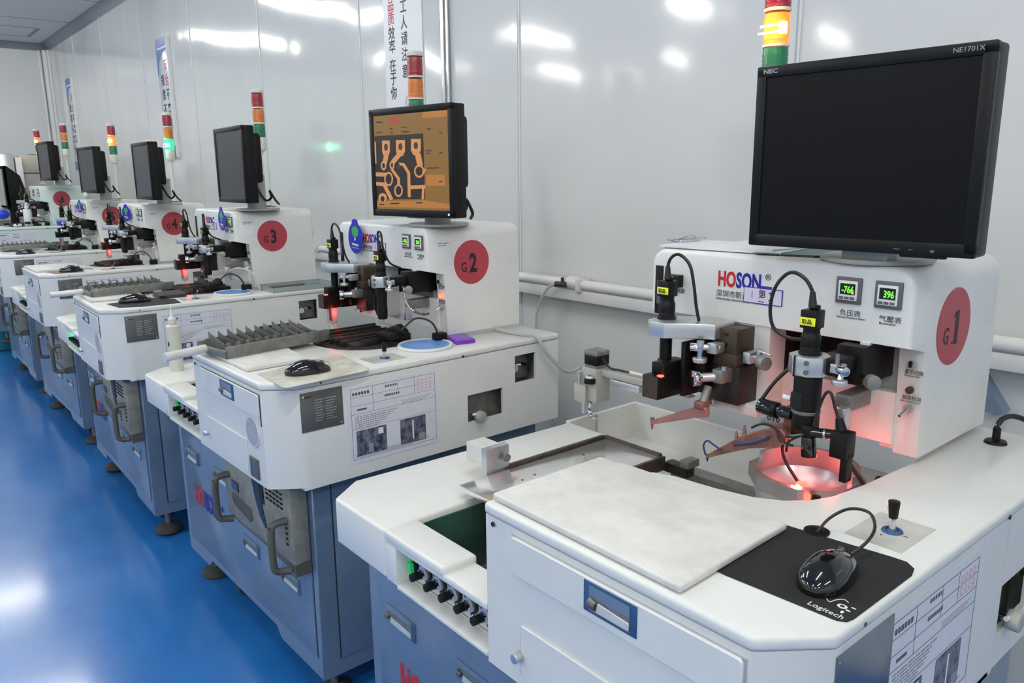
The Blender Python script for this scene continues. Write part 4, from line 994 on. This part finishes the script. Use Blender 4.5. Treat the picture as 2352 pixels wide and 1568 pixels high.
def mouse(i, x, y, rz, label, z=1.0178, s=1):
    t = thing('computer_mouse', label, 'computer mouse', on(i, x, y, z), ML[i][1]+rz, 'black computer mice')
    def body():
        tb = bmesh.new(); bmesh.ops.create_uvsphere(tb, u_segments=36, v_segments=22, radius=1)
        for v in tb.verts:
            a = v.co.y
            wx = .033*(1-.10*a)*(1-.10*(1-abs(a)) if abs(a) < .5 else 1)
            zz = max(v.co.z, -.18)
            h = .036*(1-.30*max(a, 0)-.05*a*a)
            v.co = Vector((v.co.x*wx, a*.061, (zz+.18)*h/1.18))
        b = MB(); b._join(tb, 'black_gloss'); return b
    obj('shell', body, t, None, 'mouse_body')
    obj('wheel', lambda: MB().cyl((-.003, .036, .0205), (.003, .036, .0205), .0085, n=16), t, 'bezel_grey', 'mouse_wheel')
    obj('button_seam', lambda: MB().tube([(0, .062, .010), (0, .050, .0245), (0, .030, .0305), (0, .01, .0335)], .0005, n=5), t, 'dark_inside', 'mouse_seam')
    return t
t = mouse(1, .104, .185, .12, 'glossy black computer mouse on the black pad of the nearest machine')
def local_tube(i, t, pts, r, m, nm='cable'):
    inv = (Matrix.Translation(t.location) @ Matrix.Rotation(t.rotation_euler.z, 4, 'Z')).inverted()
    return obj(nm, MB().tube([inv @ on(i, *p) for p in pts], r), t, m)
local_tube(1, t, [(.026, .296, 1.017), (.035, .31, 1.037), (.055, .325, 1.054), (.085, .322, 1.060), (.105, .300, 1.052), (.108, .275, 1.040), (.100, .248, 1.027)], .0022, 'cable_black')
gr = obj('desk_grommet', MB().lathe([(0, 0), (.018, 0), (.018, .0025), (.010, .003), (.009, .001), (0, .001)], on(1, .024, .298, 1.0156)), None, 'black_plastic'); tag(gr, 'black round cable hole cover beside the pad of the nearest machine', 'grommet')
t = mouse(2, .105, .140, -.25, 'black computer mouse on the stained pad of the G2 machine', 1.0182)
local_tube(2, t, [(.09, .20, 1.028), (.085, .24, 1.022), (.06, .30, 1.03), (.04, .33, 1.035), (.02, .33, 1.022)], .0018, 'ivory')
t = mouse(3, .02, .16, -.2, 'black computer mouse on the dark pad of the G3 machine')
t = mouse(4, .085, .17, -.1, 'black computer mouse on the brown pad of the G4 machine')
local_tube(4, t, [(.08, .225, 1.028), (.07, .26, 1.024), (.04, .29, 1.02)], .0018, 'cable_black')
t = mouse(5, .08, .17, -.2, 'farthest black computer mouse, on the fifth machine', 1.0156)
local_tube(5, t, [(.075, .23, 1.025), (.08, .30, 1.02), (.11, .35, 1.018), (.07, .42, 1.02), (.0, .40, 1.02)], .0018, 'cable_black')

# --- fin trays with tube handle
def fin_tray(i, x, y, rz, label, s=1.0):
    t = thing('fin_tray', label, 'component tray', on(i, x, y, 1.0275), ML[i][1]+rz, 'grey fin trays')
    W_, L_ = .170*s, .345
    obj('frame', MB().box(0, W_, 0, .006, 0, .022, b=.001).box(0, W_, L_-.006, L_, 0, .022, b=.001).box(W_-.006, W_, 0, L_, 0, .034, b=.001).box(0, .006, 0, L_, 0, .030, b=.001), t, 'fin_grey')
    obj('floor_plate', MB().box(.004, W_-.004, .004, L_-.004, 0, .004), t, 'fin_floor')
    b = MB(); rnd = random.Random(i)
    b.box(.012, .014, .02, L_-.02, .004, .034)
    for k in range(10):
        y0 = .030+.030*k
        b.prism([(.013, .004), (.105, .004), (.105, .030), (.060, .038+.003*rnd.random()), (.013, .052+.004*rnd.random())], y0, y0+.0016, 'y')
        if k < 7: b.box(.118, .122, y0, y0+.012, .004, .034, b=.0005).box(.112, .134, y0, y0+.002, .004, .030)
        else: b.prism([(y0, .004), (y0+.022, .004), (y0+.020, .030), (y0+.002, .046)], .04, .042, 'x').prism([(.10, .03), (W_-.01, .026), (W_-.01, .030), (.06, .048)], y0, y0+.002, 'y')
    obj('fins', b, t, 'fin_grey')
    b = MB().cyl((.050, .0, .014), (.060 if i == 2 else .045, -.125, .012), .0125, n=20, m='aluminium_soft')
    obj('tube_handle', b, t, 'aluminium_bright')
fin_tray(2, -.325, .002, .13, 'grey metal fin tray with tube handle on the G2 machine')
fin_tray(3, -.33, .02, .10, 'grey metal fin tray with tube handle on the G3 machine')
fin_tray(5, -.36, .06, .08, 'grey metal fin tray on the fifth machine at the left picture edge')
o = obj('loose_fin', MB().prism([(0, 0), (.10, -.01), (.11, .012), (.02, .02)], 0, .11, 'y'), None, 'rail_brown', loc=on(3, -.10, .26, 1.0175)); tag(o, 'dark bent metal piece beside the fin tray of the G3 machine', 'metal piece')
o['label'] = 'dark bent metal piece between tray and mouse pad on G3'

# --- dishes, small boxes, bottles
def dish(i, x, y, label):
    t = thing('film_dish', label, 'film ring', on(i, x, y, 1.0156), 0, 'blue film rings')
    obj('rim', lambda: MB().lathe([(.072, 0), (.083, 0), (.085, .004), (.083, .009), (.076, .009), (.074, .006)], n=48), t, 'trim_white', 'dish_rim')
    obj('film', lambda: MB().lathe([(0, .006), (.076, .0065), (.076, .0075), (0, .0075)], n=48), t, 'film_blue', 'dish_film')
    obj('die_marks', lambda: MB().box(-.03, -.024, .02, .026, .0073, .0077).box(-.020, -.012, .022, .025, .0073, .0077).box(.02, .027, .03, .034, .0073, .0077).box(.03, .036, .026, .031, .0073, .0077).box(-.025, -.02, .012, .016, .0073, .0077), t, 'ink_blue', 'dish_marks')
dish(2, .045, .555, 'round blue film ring on the G2 deck beside the purple case')
dish(3, .06, .555, 'round blue film ring on the G3 deck beside the clear tray')
o = obj('purple_case', MB().prism([(-.005, .672), (.092, .636), (.106, .700), (.01, .732)], 1.0158, 1.0285, 'z', None, .002, 2), None, 'purple_plastic'); o.matrix_world = MX(*ML[2]); tag(o, 'small flat purple plastic case on the G2 deck', 'case')
t = thing('clear_tray', 'clear plastic tray at the foot of the G3 machine head', 'tray', (0, 0, 0)); t.matrix_world = MX(*ML[3])
obj('base', MB().box(.005, .172, .69, .99, 1.0158, 1.019, b=.001), t, 'acrylic')
obj('wall', MB().box(.004, .173, .690, .6925, 1.0158, 1.038).box(.004, .173, .9875, .99, 1.0158, 1.038).box(.1705, .173, .69, .99, 1.0158, 1.038).box(.004, .0065, .69, .99, 1.0158, 1.038), t, 'acrylic')
obj('strip', MB().box(.015, .035, .70, .90, 1.0195, 1.025, b=.001), t, 'nameplate_grey')

def bottle(loc, h, r, m, capm, label, marks=True):
    t = thing('squeeze_bottle', label, 'bottle', loc, 0)
    obj('body', MB().lathe([(0, 0), (r*.95, 0), (r, .006), (r, h*.60), (r*.96, h*.69), (r*.45, h*.72), (r*.45, h*.74), (0, h*.745)], n=32), t, m)
    obj('cap', MB().lathe([(0, h*.735), (r*.55, h*.735), (r*.55, h*.80), (r*.30, h*.83), (0, h*.83)], n=24), t, capm)
    obj('nozzle', MB().lathe([(r*.22, h*.82), (r*.14, h*.92), (r*.05, h), (0, h)], n=16), t, 'bottle_white')
    if marks: obj('stamp', MB().box(r*.35, r*.62, -r*.97, -r*.86, h*.40, h*.46), t, 'ink_dark')
bottle(on(2, -.885, .105, .8482), .235, .0245, 'bottle_clear', 'ivory', 'translucent squeeze bottle standing on the white wing of the G2 machine')
bottle(on(6, -.093, .50, 1.0157), .215, .035, 'bottle_white', 'bottle_white', 'white squeeze bottle standing on the mint machine deck', False)

def badge(i, x, y, z, label, rz=0, s=1.0):
    t = thing('hanging_badge', label, 'badge', on(i, x, y, z), ML[i][1]+rz, 'blue oval badges')
    pts = [(.047*s*math.cos(2*PI*k/40), .053*s*math.sin(2*PI*k/40)+(.012*s if 8 <= k <= 12 else 0)) for k in range(40)]
    obj('plate', MB().prism(pts, -.0015, .0015, 'y', None, .0005, 1), t, 'badge_blue')
    b = MB()
    b.prism([(.022*s*math.cos(2*PI*k/20)+.002, .019*s*math.sin(2*PI*k/20)*(1+.15*math.sin(3*k))+.022*s) for k in range(20)], -.0022, -.0014, 'y', 'badge_green')
    for k in range(4): b.box(-.022*s+.011*s*k, -.014*s+.011*s*k, -.0022, -.0014, -.024*s-.001*k, -.017*s-.001*k, 'ink_white')
    b.box(-.024*s, .024*s, -.0022, -.0014, -.034*s, -.0325*s, 'ink_white')
    b.tube([(-.004, -.002, -.002), (0, .002, 0), (-.006, -.002, 0)], .001, 'ink_white') if False else b.prism([(-.006*s, .0), (.002*s, .004*s), (.004*s, -.004*s), (-.002*s, -.010*s)], -.0022, -.0014, 'y', 'ink_white')
    obj('printing', b, t)
badge(2, -.405, .588, 1.318, 'blue oval badge with green emblem hanging on the G2 head front')
badge(3, -.085, .580, 1.330, 'blue oval badge hanging beside the right camera of the G3 machine', .0, .9)
badge(4, -.265, .580, 1.312, 'blue badge hanging between the cameras of the G4 machine', .3, .9)
badge(5, -.085, .580, 1.325, 'farthest blue badge, hanging beside the right camera of the fifth machine', .2, .8)

# --- papers on the heads
t = thing('clipboard', 'clipboard with white papers lying on top of the nearest machine head', 'clipboard'); t.matrix_world = MX(*ML[1])
obj('board', MB().prism([(-.53, .612), (-.21, .655), (-.225, .80), (-.55, .80)], 1.3690, 1.3705, 'z'), t, 'nameplate_grey')
obj('paper_stack', MB().prism([(-.545, .615), (-.27, .64), (-.29, .80), (-.56, .79)], 1.3707, 1.3745, 'z').prism([(-.47, .70), (-.30, .66), (-.28, .83), (-.45, .83)], 1.3747, 1.3765, 'z'), t, 'paper_white')
obj('clip', MB().cyl((-.575, .68, 1.380), (-.555, .79, 1.380), .003).box(-.575, -.545, .69, .76, 1.3745, 1.379, b=.001).tube([(-.56, .70, 1.38), (-.55, .73, 1.388), (-.56, .77, 1.381)], .0015), t, 'chrome')
obj('green_sheet', MB().prism([(-.32, .625), (-.19, .665), (-.20, .80), (-.30, .80)], 1.3706, 1.3725, 'z', None), t, 'clip_green')
t = thing('paper_sheet', 'white paper sheet lying on the G2 machine head', 'paper'); t.matrix_world = MX(*ML[2])
obj('sheet', MB().prism([(-.54, .66), (-.18, .62), (-.16, .86), (-.52, .90)], 1.3690, 1.3705, 'z'), t, 'paper_white')
o = obj('black_pouch', MB().box(-.53, -.44, .88, .94, 1.3690, 1.383, b=.004), None, 'black_matte'); o.matrix_world = MX(*ML[2]); tag(o, 'small flat black object behind the paper on the G2 head', 'pouch')
for i, lb in ((3, 'thin dark plate under the signal tower on the G3 head'), (4, 'thin dark plate under the signal tower on the G4 head'), (5, 'thin dark plate under the signal tower on the fifth machine head')):
    o = obj('base_plate', MB().box(-.62+.10, -.40, .93-.02, .965, 1.3690, 1.3720, b=.001), None, 'black_matte'); o.matrix_world = MX(*ML[i]); tag(o, lb, 'plate')

# --- white hose over the G2 deck edge
o = obj('loose_hose', MB().tube([on(2, *p) for p in [(.006, .86, 1.03), (.04, .86, 1.024), (.12, .87, 1.022), (.180, .885, 1.024), (.196, .90, .99), (.20, .93, .95), (.21, .98, .90), (.20, 1.03, .885), (.19, 1.08, .89)]], .0065), None, 'cable_clear'); tag(o, 'translucent hose looping over the rear edge of the G2 deck', 'hose')

# --- items at the far end
t = thing('inspection_machine', 'beige and silver machine beyond the mint one in the far corner', 'machine', (-8.86, .30, 0), 0)
obj('cabinet', MB().box(-.5, .45, .05, .80, 0, 1.05, b=.01), t, 'shell_mint')
obj('housing', MB().box(-.30, .10, .32, .62, 1.06, 1.60, b=.02).box(-.32, .12, .30, .64, 1.60, 1.80, b=.02), t, 'beige_box')
obj('silver_column', MB().box(-.02, .16, .10, .24, 1.06, 1.81, b=.01), t, 'aluminium')
obj('white_column', MB().box(.05, .15, .252, .32, 1.06, 1.77, b=.01), t, 'lamp_body')
obj('drum', MB().cyl((.35, -.05, 1.10), (.30, .22, 1.12), .10, n=28), t, 'aluminium')
obj('top_vent', MB().lathe([(0, 0), (.06, 0), (.06, .008), (0, .008)], (-.05, .47, 1.800), 'dark_inside'), t)
t = thing('wall_lamp', 'small grey box on a white pole beside the farthest signal tower', 'box', (-7.9, .78, 1.47))
obj('pole', MB().cyl((0, 0, -.45), (0, 0, .28), .022, n=14), t, 'trim_white')
obj('box', MB().box(-.07, .07, -.06, .06, .24, .40, b=.01), t, 'beige_box')
t = thing('monitor', 'rounded black monitor seen edge on at the left picture edge', 'monitor', (-7.95, .30, 1.07), 0)
obj('casing', MB().box(-.40, 0, .02, .06, .17, .60, b=.01).prism([(.02, .16), (.06, .15), (.17, .24), (.20, .36), (.17, .50), (.06, .60), (.02, .60)], -.38, 0, 'x', None, .01, 2), t, 'black_plastic')
obj('screen', MB().box(-.37, -.03, .012, .022, .20, .57), t, 'beige_box')
obj('stand', MB().cyl((-.2, .10, .0), (-.2, .10, .18), .04).cyl((-.2, .10, 0), (-.2, .10, .015), .11), t, 'black_plastic')
t = thing('grey_housing', 'low grey housing in front of the edge-on monitor', 'housing', (-7.95, .10, 1.046), 0)
obj('housing_body', MB().box(-.25, .25, .0, .10, 0, .075, b=.006), t, 'beige_box')
obj('cover', MB().box(-.25, .25, -.004, .0, .01, .07), t, 'aluminium_dull')
tt = thing('side_bench', 'white bench with dark top edge behind the mint machine deck', 'bench', (-7.90, .05, 0))
obj('bench_body', MB().box(-.38, .14, .0, .55, 0, 1.03, b=.004), tt, 'shell_mint')
obj('bench_top', MB().box(-.39, .15, -.01, .56, 1.03, 1.045, b=.002), tt, 'black_matte')
o = obj('blue_cup', MB().lathe([(0, 0), (.026, 0), (.034, .055), (.031, .055), (.024, .004), (0, .004)], on(6, .10, .72, 1.0158)), None, 'bin_blue'); tag(o, 'small blue cup on the mint machine deck', 'cup')
o = obj('crumpled_tissue', MB().sph(on(6, -.02, .40, 1.028), .03, None, (1.2, 1.2, .5), 10), None, 'ink_white'); tag(o, 'crumpled white tissue beside the white bottle', 'tissue')
o = obj('blue_container', MB().sph((-7.55, .22, 1.20), .06, None, (1, 1, .8), 20), None, 'bin_blue'); tag(o, 'round bright blue container at the left picture edge', 'container')
o['category'] = 'container'
t = thing('floor_bin', 'teal plastic bin on the floor at the left picture edge', 'bin', (-6.95, -.02, 0))
obj('tub', MB().prism([(-.20, -.15), (.20, -.15), (.20, .15), (-.20, .15)], 0, .26, 'z', None, .02, 2), t, 'teal_bin')
obj('rim', MB().box(-.215, .215, -.165, .165, .25, .275, b=.008), t, 'teal_bin')

# red glow of the work lamps (small real lamps inside the machines)
def glow(i, x, y, z, e, r=.01):
    ld = D.lights.new('work_lamp_glow', 'POINT'); ld.energy = e; ld.color = (1, .05, .04); ld.shadow_soft_size = r
    lo = D.objects.new('work_lamp_glow', ld); C.objects.link(lo); lo.location = on(i, x, y, z)
glow(1, -.142, .530, .985, .27); glow(1, -.10, .56, 1.02, .14)
for i in (2, 3, 4): glow(i, -.39, .49, 1.075, .10)
